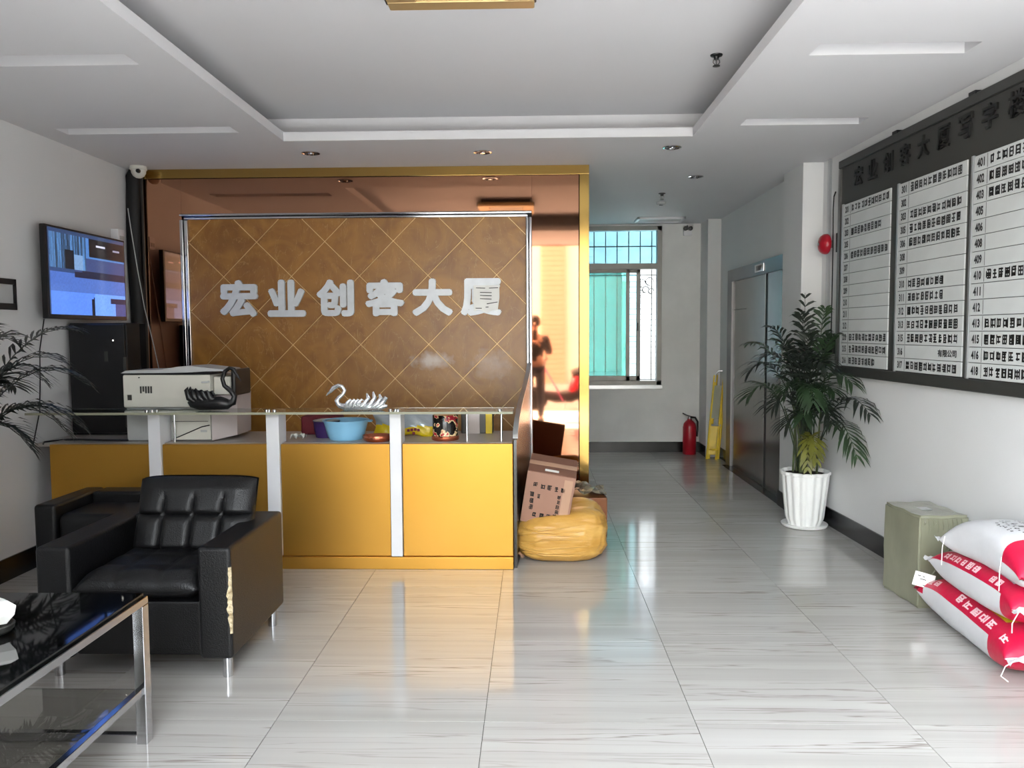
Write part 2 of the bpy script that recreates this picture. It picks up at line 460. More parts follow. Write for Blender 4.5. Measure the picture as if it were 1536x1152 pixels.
slots = [(-3.03, -1.9, 3.767, 3.917), (-3.03, -1.907, 5.09, 5.243), (1.311, 2.04, 3.775, 3.925), (1.319, 2.066, 5.067, 5.22),
         (-3.03, -1.9, 2.45, 2.6), (1.311, 2.04, 2.46, 2.61)]
b = MB()
plate(b, (-3.4, 2.7), (0.5, 10.0), [(CX0, CX1, CY0, CY1, 2.86, False)] + [(*s, 2.93, True) for s in slots], ZC)
cv = 0.2
# cove shelf, cove back walls and raised ceiling field
for (xa, xb, ya, yb) in ((CX0 - cv, CX0, CY0 - cv, CY1 + cv), (CX1, CX1 + cv, CY0 - cv, CY1 + cv), (CX0, CX1, CY1, CY1 + cv), (CX0, CX1, CY0 - cv, CY0)):
    b.quad((xa, ya, 2.86), (xb, ya, 2.86), (xb, yb, 2.86), (xa, yb, 2.86))
X0, X1, Y0, Y1 = CX0 - cv, CX1 + cv, CY0 - cv, CY1 + cv
b.quad((X0, Y0, 2.86), (X1, Y0, 2.86), (X1, Y0, ZU), (X0, Y0, ZU)); b.quad((X0, Y1, 2.86), (X1, Y1, 2.86), (X1, Y1, ZU), (X0, Y1, ZU))
b.quad((X0, Y0, 2.86), (X0, Y1, 2.86), (X0, Y1, ZU), (X0, Y0, ZU)); b.quad((X1, Y0, 2.86), (X1, Y1, 2.86), (X1, Y1, ZU), (X1, Y0, ZU))
b.quad((X0, Y0, ZU), (X1, Y0, ZU), (X1, Y1, ZU), (X0, Y1, ZU))
st(b.build('ceiling', 'ceil', recalc=False, angle=20))
b = MB(); b.box(-3.5, 2.8, 0.42, 10.1, 3.05, 3.15); st(b.build('ceiling_slab', 'concrete'))

b = MB(); b.box(-3.4, -3.22, 0.5, 7.0, 0, ZU + .05); st(b.build('wall_left', 'wall'))
b = MB()
b.ring_strip([[Vector((wall_x(.5), .5, z)), Vector((wall_x(6.9), 6.9, z)), Vector((2.72, 6.9, z)), Vector((2.72, .5, z))] for z in (0, ZU + .05)])
st(b.build('wall_right', 'wall'))
b = MB(); b.box(2.105, 2.5, 6.38, 6.86, 0, ZC, 0.004); st(b.build('wall_pier', 'wall'))
b = MB(); b.box(2.2, 2.5, 6.86, 10.0, 0, ZC); st(b.build('wall_corridor', 'wall'))
b = MB(); b.box(2.045, 2.3, 9.5, 9.9, 0, ZC, 0.004); st(b.build('wall_pier_back', 'wall'))
b = MB(); b.box(0.1, 0.3, 6.7, 10.0, 0, ZC); st(b.build('wall_corridor_left', 'wall'))
# end wall with the window opening
WX0, WX1, WZ0, WZ1 = 0.42, 1.575, 0.835, 2.775
b = MB()
b.box(0.1, WX0, YB, YB + .2, 0, ZC); b.box(WX1, 2.4, YB, YB + .2, 0, ZC); b.box(WX0, WX1, YB, YB + .2, 0, WZ0); b.box(WX0, WX1, YB, YB + .2, WZ1, ZC)
st(b.build('wall_back', 'wall_dirty'))
# shop front: solid on the left, open on the right, dark to cut bounce
b = MB(); b.box(-3.4, -1.7, .45, .6, 0, ZU + .05); b.box(-1.7, 2.72, .45, .6, 2.80, ZU + .05)
st(b.build('wall_front', 'dark_stone'))
# black skirtings
b = MB(); b.box(-3.22, -3.205, .6, 6.38, 0, .14, .003); st(b.build('baseboard_left', 'base_black'))
b = MB()
b.prism([(-.15, 0), (5.5, 0), (5.5, .135), (-.15, .135)], lambda u, v, d: wf(u, v, d), 0.0, 0.014); st(b.build('baseboard_right', 'base_black'))
b = MB(); b.box(.3, 2.045, YB - .014, YB, 0, .128, .003); st(b.build('baseboard_back', 'base_black'))
b = MB(); b.box(2.091, 2.105, 6.39, 6.86, 0, .13, .003); b.box(2.091, 2.272, 6.366, 6.38, 0, .13, .003); st(b.build('baseboard_pier', 'base_black'))
b = MB(); b.box(2.186, 2.2, 9.02, 9.5, 0, .13, .003); b.box(2.031, 2.045, 9.5, 9.88, 0, .13, .003); st(b.build('baseboard_corridor', 'base_black'))

# ------------------------------------------------------------------ end-wall window
wn = st(bpy.data.objects.new('window_1', None)); COL.objects.link(wn); wn.location = ((WX0 + WX1) / 2, YB, WZ0); ORG[wn] = Vector(wn.location)
b = MB(); f_ = .05
b.box(WX0, WX1, YB - .01, YB + .12, WZ0, WZ0 + f_); b.box(WX0, WX1, YB - .01, YB + .12, WZ1 - f_, WZ1)
b.box(WX0, WX0 + .05, YB - .01, YB + .12, WZ0, WZ1); b.box(WX1 - .055, WX1, YB - .01, YB + .12, WZ0, WZ1)
b.box(WX0, WX1, YB - .005, YB + .12, 2.255, 2.325)
b.build('frame', 'win_frame', wn)
bx('sill', 'alu', wn, WX0 - .02, WX1 + .01, YB - .04, YB + .02, WZ0 - .05, WZ0, .004)
for k, (x0, x1, y) in enumerate(((WX0 + .05, 1.19, YB + .03), (0.55, 1.322, YB + .075))):
    b = MB()
    b.box(x0, x0 + .045, y, y + .03, WZ0 + .05, 2.255, .003); b.box(x1 - .045, x1, y, y + .03, WZ0 + .05, 2.255, .003)
    b.box(x0, x1, y, y + .03, WZ0 + .05, WZ0 + .11, .003); b.box(x0, x1, y, y + .03, 2.215, 2.255, .003)
    s_ = b.build('sash', 'win_frame', wn)
    bx('pane', 'glass_teal' if k == 0 else 'glass_blue', s_, x0 + .04, x1 - .04, y + .012, y + .018, WZ0 + .1, 2.22)
bx('latch', 'black', wn, 1.285, 1.30, YB + .055, YB + .075, 1.5, 1.6, .003)
bx('pane', 'glass_blue', wn, WX0 + .05, WX1 - .055, YB + .05, YB + .056, 2.325, WZ1 - f_)
# security grille outside the window, scrollwork above the open gap
gr = wn
xg = [WX0 + .06 + i * .145 for i in range(8)]
for x in xg:
    b = MB(); b.box(x - .006, x + .006, YB + .29, YB + .302, WZ0, WZ1); b.build('grille_bar', 'dark_grey', gr)
for z in (WZ0 + .05, 2.20, 2.56, WZ1 - .02):
    b = MB(); b.box(WX0, WX1 + .05, YB + .288, YB + .304, z - .007, z + .007); b.build('grille_rail', 'dark_grey', gr)
b = MB()
for (cx, cz, r0) in ((1.37, 2.10, .05), (1.47, 2.12, .05), (1.42, 2.02, .04), (1.36, 1.98, .035), (1.49, 2.0, .035)):
    b.tube([(cx + r0 * math.cos(t * .6), YB + .295, cz + r0 * math.sin(t * .6)) for t in range(9)], .007, 5)
b.build('scrollwork', 'dark_grey', gr)

# ------------------------------------------------------------------ outside: alley behind, street in front
b = MB(); b.box(-3, 5, 10.1, 16, -.1, 0); st(b.build('alley_ground', 'concrete'))
b = MB(); b.box(-4, 6, 12.6, 12.9, 0, 6.5); b.box(-4.2, -4, 10.1, 12.9, 0, 6.5); st(b.build('wall_alley', 'alley'))  # second box: end wall added out of view to block the sun
sh = thing('alley_shutter', (1.95, 12.55, 0), 'pale blue-grey ribbed shutter across the alley, seen through the open window', 'shutter')
b = MB()
for k in range(26): b.box(1.45, 2.6, 12.55, 12.59, .06 + k * .085, .14 + k * .085, .008, 1)
b.build('slats', 'printer_grey', sh, label=None); bx('shutter_frame', 'alu', sh, 1.38, 1.45, 12.5, 12.6, 0, 2.35); bx('head_box', 'white_lam', sh, 1.38, 2.7, 12.42, 12.6, 2.27, 2.5, .01)

b = MB(); b.box(-3.6, 2.9, .4, 10.1, 3.2, 12); st(b.build('wall_tower', 'facade'))
b = MB(); b.box(-8, 9, -.9, .5, -.1, -.002); st(b.build('forecourt', 'forecourt'))
b = MB(); b.box(-8, 9, -2.1, -.9, -.12, .02, .01); st(b.build('kerb', 'concrete'))
b = MB(); b.box(-14, 16, -12, -2.1, -.2, -.1); st(b.build('street', 'asphalt'))
b = MB(); b.box(-14, 16, -12.4, -12, -.2, 5.0); st(b.build('wall_street', 'facade'))
b = MB()
for k in range(34): b.box(.22, .98, -12.0, -11.85, -.1 + k * .15, .04 + k * .15, .008, 1)
st(b.build('wall_street_pier', 'pier_tile'))

b = MB(); b.box(4.2, 8, -9.5, .3, -.1, 8); st(b.build('wall_neighbour', 'dark_stone'))  # dark block added out of view to dim light reaching the left side

# ------------------------------------------------------------------ feature wall behind the counter
fw = st(bpy.data.objects.new('wall_feature', None)); COL.objects.link(fw); fw.location = (-1.39, YF, 0); ORG[fw] = Vector(fw.location)
bx('core', 'black_matte', fw, -3.22, .44, YF + .03, 6.75, 0, ZC)
PX0, PX1, PZ0, PZ1 = -2.80, -.008, .20, 2.445           # framed padded panel
bx('mirror_panel', 'copper', fw, -3.12, PX0, YF, YF + .03, 0, 2.725, .001)
bx('mirror_panel', 'copper', fw, PX0, PX1, YF, YF + .03, PZ1, 2.725, .001)
bx('mirror_panel', 'copper', fw, PX1, .362, YF, YF + .03, 0, 2.725, .001)
bx('gold_strip', 'gold', fw, -3.12, .442, YF - .012, YF + .03, 2.728, ZC - .001, .002, label='brushed gold strip along the ceiling')
bx('gold_strip', 'gold', fw, .367, .442, YF - .012, YF + .03, 0, 2.727, .002, label='upright polished gold edge strip')
bx('end_panel', 'gold', fw, .43, .442, YF + .032, 6.75, 0, ZC - .001)
def frame_bar(x0, x1, z0, z1):
    b = MB(); y = YF
    hor = (x1 - x0) > (z1 - z0)
    if hor:
        h = z1 - z0
        b.box(x0, x1, y - .05, y + .01, z0 + h * .55, z1, .008); b.box(x0 + .03, x1 - .03, y - .035, y + .01, z0, z0 + h * .5, .008)
    else:
        h = x1 - x0
        b.box(x0, x0 + h * .45, y - .05, y + .01, z0, z1, .008); b.box(x0 + h * .5, x1, y - .035, y + .01, z0, z1, .008)
    return b.build('frame_bar', 'chrome', fw)
frame_bar(PX0, PX1, PZ1 - .045, PZ1); frame_bar(PX0, PX0 + .06, PZ0, PZ1 - .046); frame_bar(PX1 - .048, PX1, PZ0, PZ1 - .046)
bx('panel_backing', 'groove', fw, PX0 + .05, PX1 - .04, YF - .004, YF + .02, PZ0, PZ1 - .04, label='pale gold joint lines between the diamonds')
def clip(poly, x0, x1, z0, z1):
    for ax, lim, sg in ((0, x0, 1), (0, x1, -1), (1, z0, 1), (1, z1, -1)):
        out = []
        for i in range(len(poly)):
            a, c = poly[i], poly[(i + 1) % len(poly)]
            da, dc = sg * (a[ax] - lim), sg * (c[ax] - lim)
            if da >= 0: out.append(a)
            if da * dc < 0:
                t = da / (da - dc); out.append((a[0] + t * (c[0] - a[0]), a[1] + t * (c[1] - a[1])))
        poly = out
        if len(poly) < 3: return None
    return poly
D = .273; dx0, dz0 = -2.199, 2.222
for i in range(-4, 18):
    for j in range(-18, 4):
        if (i + j) % 2 == 0: continue
        cx, cz = dx0 + i * D, dz0 + j * D
        r_ = D - .0042
        pl = clip([(cx - r_, cz), (cx, cz - r_), (cx + r_, cz), (cx, cz + r_)], PX0 + .055, PX1 - .045, PZ0, PZ1 - .044)
        if not pl: continue
        ar = abs(sum(pl[k][0] * pl[(k + 1) % len(pl)][1] - pl[(k + 1) % len(pl)][0] * pl[k][1] for k in range(len(pl)))) / 2
        if ar < .0015: continue
        b = MB(); b.prism(pl, lambda u, v, d: Vector((u, YF - .004 - d, v)), 0.0, .003, inset=.004, dtop=.0048)
        b.build('diamond_pad', 'panel', fw, angle=12)
# black cable trunk in the left corner
tr = thing('cable_duct', (-3.17, 6.32, 1.58), 'black cable duct hanging in the corner beside the brown wall', 'cable cover')
b = MB(); b.tube([(-3.16 + .008 * math.sin(z * 5), 6.33, z) for z in [1.58 + k * .1 for k in range(12)] + [2.74, 2.795]], [.055] * 12 + [.058, .03], 12, flat=.8)
b.build('cover', 'black_matte', tr, angle=60)
bx('rail', 'dark_grey', tr, -3.105, -3.09, 6.345, 6.36, .9, 2.78)
b = MB(); b.tube([(-3.17, 6.26, 2.48), (-3.15, 6.262, 2.3), (-3.11, 6.26, 2.0), (-3.07, 6.27, 1.7), (-3.02, 6.3, 1.4), (-2.97, 6.33, 1.05)], .004, 6)
tag(b.build('cable', 'printer_grey'), 'thin pale cable running down the dark corner to the copier', 'cable')

# raised silver letters
YL = YF - .0105
LET = [('宏', -2.347, .305), ('业', -1.963, .305), ('创', -1.572, .30), ('客', -1.176, .315), ('大', -.797, .325), ('厦', -.411, .325)]
POS = ['first of six from the left', 'second of six from the left', 'third of six from the left', 'fourth of six from the left', 'fifth of six', 'last of six, paper notice taped on it']
for (ch, x, wd), ps in zip(LET, POS):
    t0_ = text_mesh(ch, 1, extrude=.05)
    b = MB(); hw = .015
    fit_text(t0_, wd - 2 * hw, .295 - 2 * hw)
    for q in range(9):      # a bold face: the outline thickened all round
        dx, dz = (0, 0) if q == 8 else (hw * math.cos(q * math.pi / 4), hw * math.sin(q * math.pi / 4))
        mtx = Matrix(((1, 0, 0, x + dx), (0, 0, -.24, YL - .012 - .0002 * q), (0, 1, 0, 1.775 + dz), (0, 0, 0, 1)))
        b.merge(t0_.copy(), mtx=mtx)
    t0_.free()
    tag(b.build('sign_letter', 'letter', angle=30, recalc=False), 'raised silver character %s, %s on the brown panel' % (ch, ps), 'letter', 'silver characters on the brown panel')
nt_ = thing('paper_notice', (-.37, YL - .03, 1.68), 'white paper notice with printed lines taped over the last silver character', 'notice')
b = MB()
def pn(u, v):
    x = -.47 + u * .205; z = 1.66 + v * .205
    if v < .5: x += (.5 - v) * (.03 if u > .5 else -.01) * -1
    return Vector((x, YL - .034 - .006 * math.sin(u * 5 + v * 3), z + .012 * math.sin(u * 9) * (1 - v)))
b.grid(pn, 8, 8); b.build('sheet', 'paper', nt_, recalc=False)
b = MB()
for (u0, u1, v) in ((.1, .45, .9), (.6, .95, .9), (.25, .7, .72), (.25, .7, .6), (.25, .7, .47), (.5, .95, .33), (.06, .3, .1), (.45, .62, .2)):
    p = [pn(u0, v - .014), pn(u1, v - .014), pn(u1, v + .014), pn(u0, v + .014)]
    b.quad(*[q + Vector((0, -.0025, 0)) for q in p])
tag(b.build('printed_lines', 'ink', nt_, recalc=False), kind='stuff')

# dome camera on the ceiling corner
dm = thing('dome_camera', (-3.07, 6.25, 2.8), 'small beige dome camera at the ceiling corner above the television', 'camera')
b = MB(); b.lathe([(.062, 0), (.064, -.025), (.058, -.03)], (-3.07, 6.25, 2.8), 24); b.build('housing', 'printer', dm)
b = MB(); b.lathe([(.056, -.028), (.054, -.05), (.04, -.075), (.02, -.088), (0.004, -.09)], (-3.07, 6.25, 2.8), 24); b.build('dome', 'printer', dm, angle=60)
b = MB(); b.lathe([(.018, 0), (.016, -.02), (.002, -.022)], (-3.05, 6.215, 2.757), 14, axis='y'); b.build('lens', 'black_glass', dm)

# ------------------------------------------------------------------ reception counter
ct = thing('reception_counter', (-1.6, 5.3, 0), 'long yellow fronted reception counter with white posts and grey top', 'counter')
bx('plinth', 'yellow', ct, -3.09, -.13, 4.962, 5.6, 0, .078, .004)
px = [(-3.09, -2.442), (-2.36, -1.688), (-1.602, -.906), (-.83, -.13)]
for k, (a, c) in enumerate(px):
    bx('front_panel', 'yellow', ct, a + .002, c - .002, 4.985, 5.03, .08, .797, .004)
bx('carcass', 'black_matte', ct, -3.08, -.14, 5.03, 5.6, .08, .775)
bx('side_panel', 'yellow', ct, -.14, -.131, 4.99, 5.6, .08, .797, .002)
b = MB()
b.box(-3.21, -.135, 5.028, 5.63, .777, .80, .004)
b.build('worktop', 'grey_top', ct)
for x0, x1 in ((-2.44, -2.362), (-1.686, -1.604), (-.904, -.832)):
    bx('post', 'white_lam', ct, x0, x1, 4.968, 5.12, .08, .998, .004)
sh_ = bx('glass_shelf', 'glass_clear', ct, -3.15, -.125, 4.855, 5.14, 1.0, 1.012, .002, label='long clear glass shelf on the white posts')
b = MB(); b.box(-3.15, -.125, 4.849, 4.8545, .999, 1.013); b.build('shelf_edge', 'olive', sh_)
for x in (-2.43, -2.365, -1.67, -1.62, -.892, -.845, -.21, -2.395, -1.655, -.86):
    b = MB(); b.lathe([(.012, 0), (.012, .009), (.006, .013)], (x, 4.94, 1.0125), 12); b.build('fixing', 'chrome', ct)
for x in (-2.31, -.425, -.205):
    b = MB(); b.cyl((x, 5.06, .80), (x, 5.06, .999), .007, n=10); b.build('support_rod', 'chrome', ct)
# dark end wing with swept steel edge
Wy0, Wy1 = 4.97, 6.33
def wx(y): return -.127 + .085 * (y - Wy0) / (Wy1 - Wy0)
prof = [(5.0, 0), (5.0, .82), (5.02, .87), (5.15, .94), (5.35, 1.0), (5.6, 1.055), (5.85, 1.105), (6.1, 1.165), (6.33, 1.24), (6.33, 0)]
b = MB()
b.ring_strip([[Vector((wx(y) + o_, y, z)) for y, z in prof] for o_ in (0, .018)])
wt = thing('end_screen', (-.08, 5.6, 0), 'dark grey upright screen with swept steel edge at the counter right end', 'screen')
wg = b.build('panel', 'wing', wt)
b = MB()
b.ring_strip([[Vector((wx(y) - .006, y, z)), Vector((wx(y) + .026, y, z)), Vector((wx(y) + .026, y - .012, z + .012)), Vector((wx(y) - .006, y - .012, z + .012))] for y, z in prof[1:9]])
b.build('edge_strip', 'alu', wt)

# ------------------------------------------------------------------ things on the counter
# copier
cp = thing('copier', (-2.26, 5.28, .80), 'beige office copier with grey lid on the counter, left end', 'printer')
b = MB()
b.box(-2.66, -2.085, 5.10, 5.5, 1.02, 1.235, .012); b.build('scanner_body', 'printer', cp)
bx('lower_body', 'printer_grey', cp, -2.655, -2.09, 5.125, 5.55, .802, 1.02, .008)
b = MB(); b.box(-2.345, -2.095, 5.108, 5.13, .81, 1.005, .005); tr_ = b.build('tray_cover', 'printer', cp)
b = MB(); b.tube([(-2.34, 5.105, .815), (-2.15, 5.105, .895), (-2.10, 5.105, .905)], .004, 5); b.build('tray_seam', 'black', tr_)
b = MB(); b.tube([(-2.345, 5.106, .93), (-2.11, 5.106, .93)], .002, 4); b.build('tray_seam', 'black', tr_)
b = MB(); b.ring_strip([[Vector((x, y, z)) for x, y, z in ((-2.088, 5.112, .803), (-1.97, 5.24, .825), (-1.97, 5.5, .825), (-2.088, 5.5, .803))],
                       [Vector((x, y, z)) for x, y, z in ((-2.088, 5.112, 1.09), (-1.965, 5.24, 1.10), (-1.965, 5.5, 1.10), (-2.088, 5.5, 1.09))]])
b.build('side_cover', 'printer_pink', cp)
b = MB(); b.box(-2.083, -1.975, 5.14, 5.45, 1.10, 1.22, .01); b.build('control_panel', 'printer', cp)
b = MB(); b.box(-1.974, -1.945, 5.16, 5.45, 1.09, 1.265, .012); b.build('panel_end', 'black', cp)
b = MB()
pr = [(-2.665, 1.245), (-2.63, 1.262), (-2.40, 1.268), (-2.30, 1.285), (-2.20, 1.29), (-2.08, 1.275), (-2.0, 1.268), (-1.98, 1.256), (-2.10, 1.256), (-2.2, 1.25), (-2.35, 1.247)]
b.prism(pr, lambda u, v, d: Vector((u, 5.09 + d, v)), 0, .30); b.build('document_lid', 'printer_grey', cp, angle=50)
bx('lid_gap', 'black', cp, -2.655, -2.09, 5.105, 5.4, 1.234, 1.246)
b = MB()
for k in range(5): b.box(-2.545 + k * .017, -2.535 + k * .017, 5.096, 5.101, 1.115 + (.01 if k == 1 else 0), 1.16)
b.build('vent_slots', 'dark_grey', cp)
bx('badge', 'dark_grey', cp, -2.628, -2.602, 5.096, 5.1, 1.07, 1.105); bx('button', 'black', cp, -2.553, -2.545, 5.095, 5.1, 1.213, 1.22)
b = MB(); b.tube([(-2.09, 5.10, 1.19), (-2.11, 5.095, 1.185), (-2.14, 5.095, 1.185)], .006, 6); b.build('handle', 'printer_grey', cp)
bx('tray_end', 'printer_grey', cp, -2.16, -2.12, 5.104, 5.11, .86, .875)

# black cabinet
cb = thing('equipment_cabinet', (-2.98, 5.5, .8), 'tall black equipment cabinet on the counter below the television', 'cabinet')
bx('body', 'black_matte', cb, -3.19, -2.79, 5.43, 5.62, .802, 1.575, .008)
bx('door', 'black', cb, -3.185, -2.80, 5.412, 5.43, .82, 1.565, .006)
bx('vertical_handle', 'dark_grey', cb, -2.805, -2.782, 5.395, 5.42, .86, 1.34, .004)
b = MB(); b.lathe([(.011, 0), (.011, -.004), (.004, -.005)], (-2.875, 5.412, 1.455), 14, axis='y'); kb = b.build('indicator_ring', 'black', cb)
b = MB(); b.lathe([(.005, -.005), (.002, -.008)], (-2.875, 5.412, 1.455), 10, axis='y'); b.build('indicator_light', 'led', cb)  # glowing spot stands in for a glint; the ring only frames it
bx('label_plate', 'dark_grey', cb, -2.94, -2.915, 5.409, 5.412, 1.31, 1.38)
b = MB(); b.tube([(-3.12, 5.2, .80), (-3.05, 5.12, .812), (-2.95, 5.09, .817), (-2.8, 5.1, .81), (-2.64, 5.11, .808)], .006, 6)
b.tube([(-3.12, 5.2, .80), (-3.16, 5.05, .806), (-3.13, 4.99, .80)], .005, 6)
tag(b.build('power_cable', 'black'), 'black cable lying along the counter top in front of the cabinet', 'cable')

# swans on the glass shelf
def swan(name, m, x0, z0, y, flip, L, label, cat, wing_mat):
    s = -1 if flip else 1           # s=+1 : head to the right
    t = thing(name, (x0, y, z0), label, cat)
    T = lambda u, v, d=0: Vector((x0 + s * u * L, y + d, z0 + v * L))
    b = MB()
    b.tube([T(-.42, .16), T(-.36, .13), T(-.2, .125), T(0, .135), T(.2, .14), T(.34, .12), T(.42, .14)], [.02 * L, .07 * L, .12 * L, .132 * L, .13 * L, .1 * L, .05 * L], 12)
    b.build('body', m, t, angle=70)
    b = MB()
    b.tube([T(.30, .12), T(.44, .16), T(.47, .27), T(.40, .37), T(.28, .47), T(.245, .60), T(.30, .74), T(.39, .80), T(.47, .77), T(.52, .68)],
           [.075 * L, .07 * L, .055 * L, .048 * L, .042 * L, .04 * L, .038 * L, .038 * L, .04 * L, .028 * L], 10)
    nk = b.build('neck', m, t, angle=70)
    b = MB(); b.tube([T(.50, .72), T(.55, .63), T(.60, .55)], [.03 * L, .022 * L, .006 * L], 8, flat=.7); b.build('beak', m, t)
    for k in range(5):
        for dd in (-.06, .06):
            b = MB(); u = -.38 + k * .1
            b.tube([T(u + .12, .17, dd * L), T(u + .02, .24 + .02 * (k % 2), dd * L * 1.6), T(u - .03, .36 + .03 * (4 - k) * .3, dd * L * 1.5), T(u - .01, .45 - .03 * k, dd * L)],
                   [.05 * L, .055 * L, .04 * L, .006 * L], 8, flat=.45)
            b.build('wing_feather', wing_mat, t, angle=70)
    return t
swan('black_swan_figurine', 'black', -2.045, 1.0125, 4.99, False, .335, 'black swan ornament on the glass shelf before the copier', 'ornament', 'black')
t = thing('silver_swan_figurine', (-1.11, 5.0, 1.0125), 'silver swan ornament with curved neck at the middle of the glass shelf', 'ornament')
T = lambda u, v, d=0: Vector((-1.11 + u, 5.0 + d, 1.0125 + v))
b = MB(); b.tube([T(-.12, .03), T(-.08, .02), T(0, .022), T(.08, .022), T(.15, .02), T(.19, .025)], [.015, .022, .03, .028, .022, .008], 12); b.build('body', 'silver_gloss', t, angle=70)
b = MB(); b.tube([T(-.08, .018), T(-.12, .035), T(-.132, .06), T(-.115, .08), T(-.09, .10), T(-.08, .125), T(-.095, .148), T(-.12, .155), T(-.15, .14), T(-.168, .12)],
                 [.018, .016, .014, .013, .012, .012, .012, .013, .014, .011], 12); nk = b.build('neck', 'silver_gloss', t, angle=70)
b = MB(); b.tube([T(-.165, .122), T(-.185, .105), T(-.198, .09)], [.011, .007, .002], 8); b.build('beak', 'silver_gloss', t)
for k in range(4):
    b = MB(); u = -.045 + k * .024
    b.tube([T(u - .03, .02, -.02), T(u - .012, .05, -.03), T(u + .005, .068, -.025), T(u + .02, .06, -.02)], [.01, .011, .008, .002], 8); b.build('breast_feather', 'silver_gloss', t, angle=70)
for k, (u, h) in enumerate(((.045, .105), (.085, .115), (.125, .10), (.155, .085))):
    for d in (-.02, .02):
        b = MB(); b.tube([T(u - .04, .015, d), T(u, .04, d * 1.3), T(u + .025, .075, d), T(u + .015, h, d * .6)], [.012, .014, .011, .002], 8, flat=.6); b.build('wing_feather', 'silver_gloss', t, angle=70)

# loose goods on the counter top
b = MB()
b.lathe([(.105, 0), (.118, .02), (.132, .07), (.142, .112), (.152, .122), (.152, .128), (.138, .126), (.128, .08), (.112, .03), (.1, .016), (.002, .014)], (-1.235, 5.21, .8005), 40)
t = tag(b.build('washbasin', 'basin', angle=50), 'sky blue plastic basin standing on the counter top', 'basin')
b = MB(); b.box(-1.10, -1.06, 5.19, 5.23, .913, .927, .005); b.build('grip', 'basin', t)
t = thing('purple_tub', (-1.395, 5.27, .8), 'dark purple plastic tub half hidden behind the blue basin', 'tub')
b = MB(); b.lathe([(.07, 0), (.08, .04), (.086, .105), (.092, .11), (.08, .108), (.07, .03), (.003, .02)], (-1.39, 5.31, .8005), 28); b.build('tub', 'purple', t, angle=50)
b = MB(); b.lathe([(.05, .1), (.084, .108), (.09, .114), (.05, .122), (.003, .124)], (-1.39, 5.31, .8005), 28); b.build('cover_film', 'printer_grey', t)
t = tag(bx('red_cloth_box', 'maroon', None, -1.60, -1.33, 5.42, 5.58, .80, .93, .02), 'maroon red box at the back of the counter behind the basin', 'box')
b = MB()
rng = random.Random(3)
b.grid(lambda u, v: Vector((-1.585 + u * .095, 5.13 + v * .07, .806 + .028 * abs(math.sin(u * 7 + v * 4)) + rng.random() * .012)), 9, 7)
t = tag(b.build('crumpled_tissue', 'paper', angle=15), 'small crumpled white tissue on the counter near the second post', 'tissue')
b = MB(); b.lathe([(.075, 0), (.092, .012), (.098, .03), (.095, .04), (.09, .034), (.07, .01), (.003, .008)], (-1.005, 5.10, .8005), 30)
t = tag(b.build('copper_bowl', 'copper_bowl', angle=50), 'low copper coloured bowl on the counter beside the third post', 'bowl')
def pillow_bag(name, x0, x1, y, z0, z1, mtop, mbot, label, lean=.06, seed=1, split=.42):
    rng = random.Random(seed)
    def fn(sgn):
        def f(u, v):
            e = (max(0.0, 4 * u * (1 - u)) ** .6) * (max(0.0, 4 * v * (1 - v)) ** .5)
            x = x0 + (x1 - x0) * u; z = z0 + (z1 - z0) * v + .012 * math.sin(u * 11 + seed)
            return Vector((x + .02 * math.sin(v * 4), y + lean * v + sgn * .045 * e + .004 * math.sin(u * 20 + v * 13), z))
        return f
    b = MB()
    b.grid(fn(-1), 18, 14, mif=lambda u, v: 1 if v < split + .06 * math.sin(u * 9) else 0); b.grid(fn(1), 18, 14)
    bmesh.ops.remove_doubles(b.bm, verts=b.bm.verts[:], dist=.002)
    t = b.build(name, [mtop, mbot], angle=50); tag(t, label, 'snack bag'); return t
t = pillow_bag('snack_bag', -1.085, -.66, 5.33, .802, .955, 'snack_silver', 'snack_yellow', 'yellow and silver snack bag lying across the counter behind the third post')
b = MB()
for k, (x, z) in enumerate(((-.835, .846), (-.812, .85), (-.789, .852), (-.768, .848), (-.80, .826))): b.box(x - .009, x + .009, 5.282, 5.287, z - .009, z + .009, .002, 1)
b.build('print_mark', 'maroon', t)
# floral tissue canister
ts = thing('tissue_canister', (-.575, 5.17, .8), 'dark floral tissue canister with copper base on the counter', 'canister')
b = MB(); b.lathe([(.086, 0), (.09, .006), (.09, .024), (.084, .03)], (-.575, 5.17, .8005), 36); b.build('base_ring', 'copper_bowl', ts)
def floral():
    m = bpy.data.materials.new('floral_print'); m.use_nodes = True
    nt = m.node_tree; N = nt.nodes; L = nt.links; bb = N['Principled BSDF']
    tc = N.new('ShaderNodeTexCoord'); vo = N.new('ShaderNodeTexVoronoi'); vo.inputs['Scale'].default_value = 26
    nz = N.new('ShaderNodeTexNoise'); nz.inputs['Scale'].default_value = 17; nz.inputs['Detail'].default_value = 5
    L.new(tc.outputs['Object'], vo.inputs['Vector']); L.new(tc.outputs['Object'], nz.inputs['Vector'])
    rp = N.new('ShaderNodeValToRGB'); rp.color_ramp.interpolation = 'CONSTANT'
    e = rp.color_ramp.elements; e[0].position = 0; e[0].color = (*lin((26, 20, 16)), 1); e[1].position = .52; e[1].color = (*lin((224, 196, 150)), 1)
    k = e.new(.57); k.color = (*lin((170, 36, 50)), 1); k = e.new(.64); k.color = (*lin((60, 40, 26)), 1)
    L.new(nz.outputs[0], rp.inputs[0]); L.new(rp.outputs[0], bb.inputs['Base Color']); bb.inputs['Roughness'].default_value = .2
    return m
M['floral'] = floral()
b = MB(); b.lathe([(.083, .028), (.083, .158), (.08, .163)], (-.575, 5.17, .8005), 36); b.build('drum', 'floral', ts)
b = MB(); b.lathe([(.08, .162), (.05, .166), (.003, .166)], (-.575, 5.17, .8005), 24); b.build('lid', 'gold', ts)
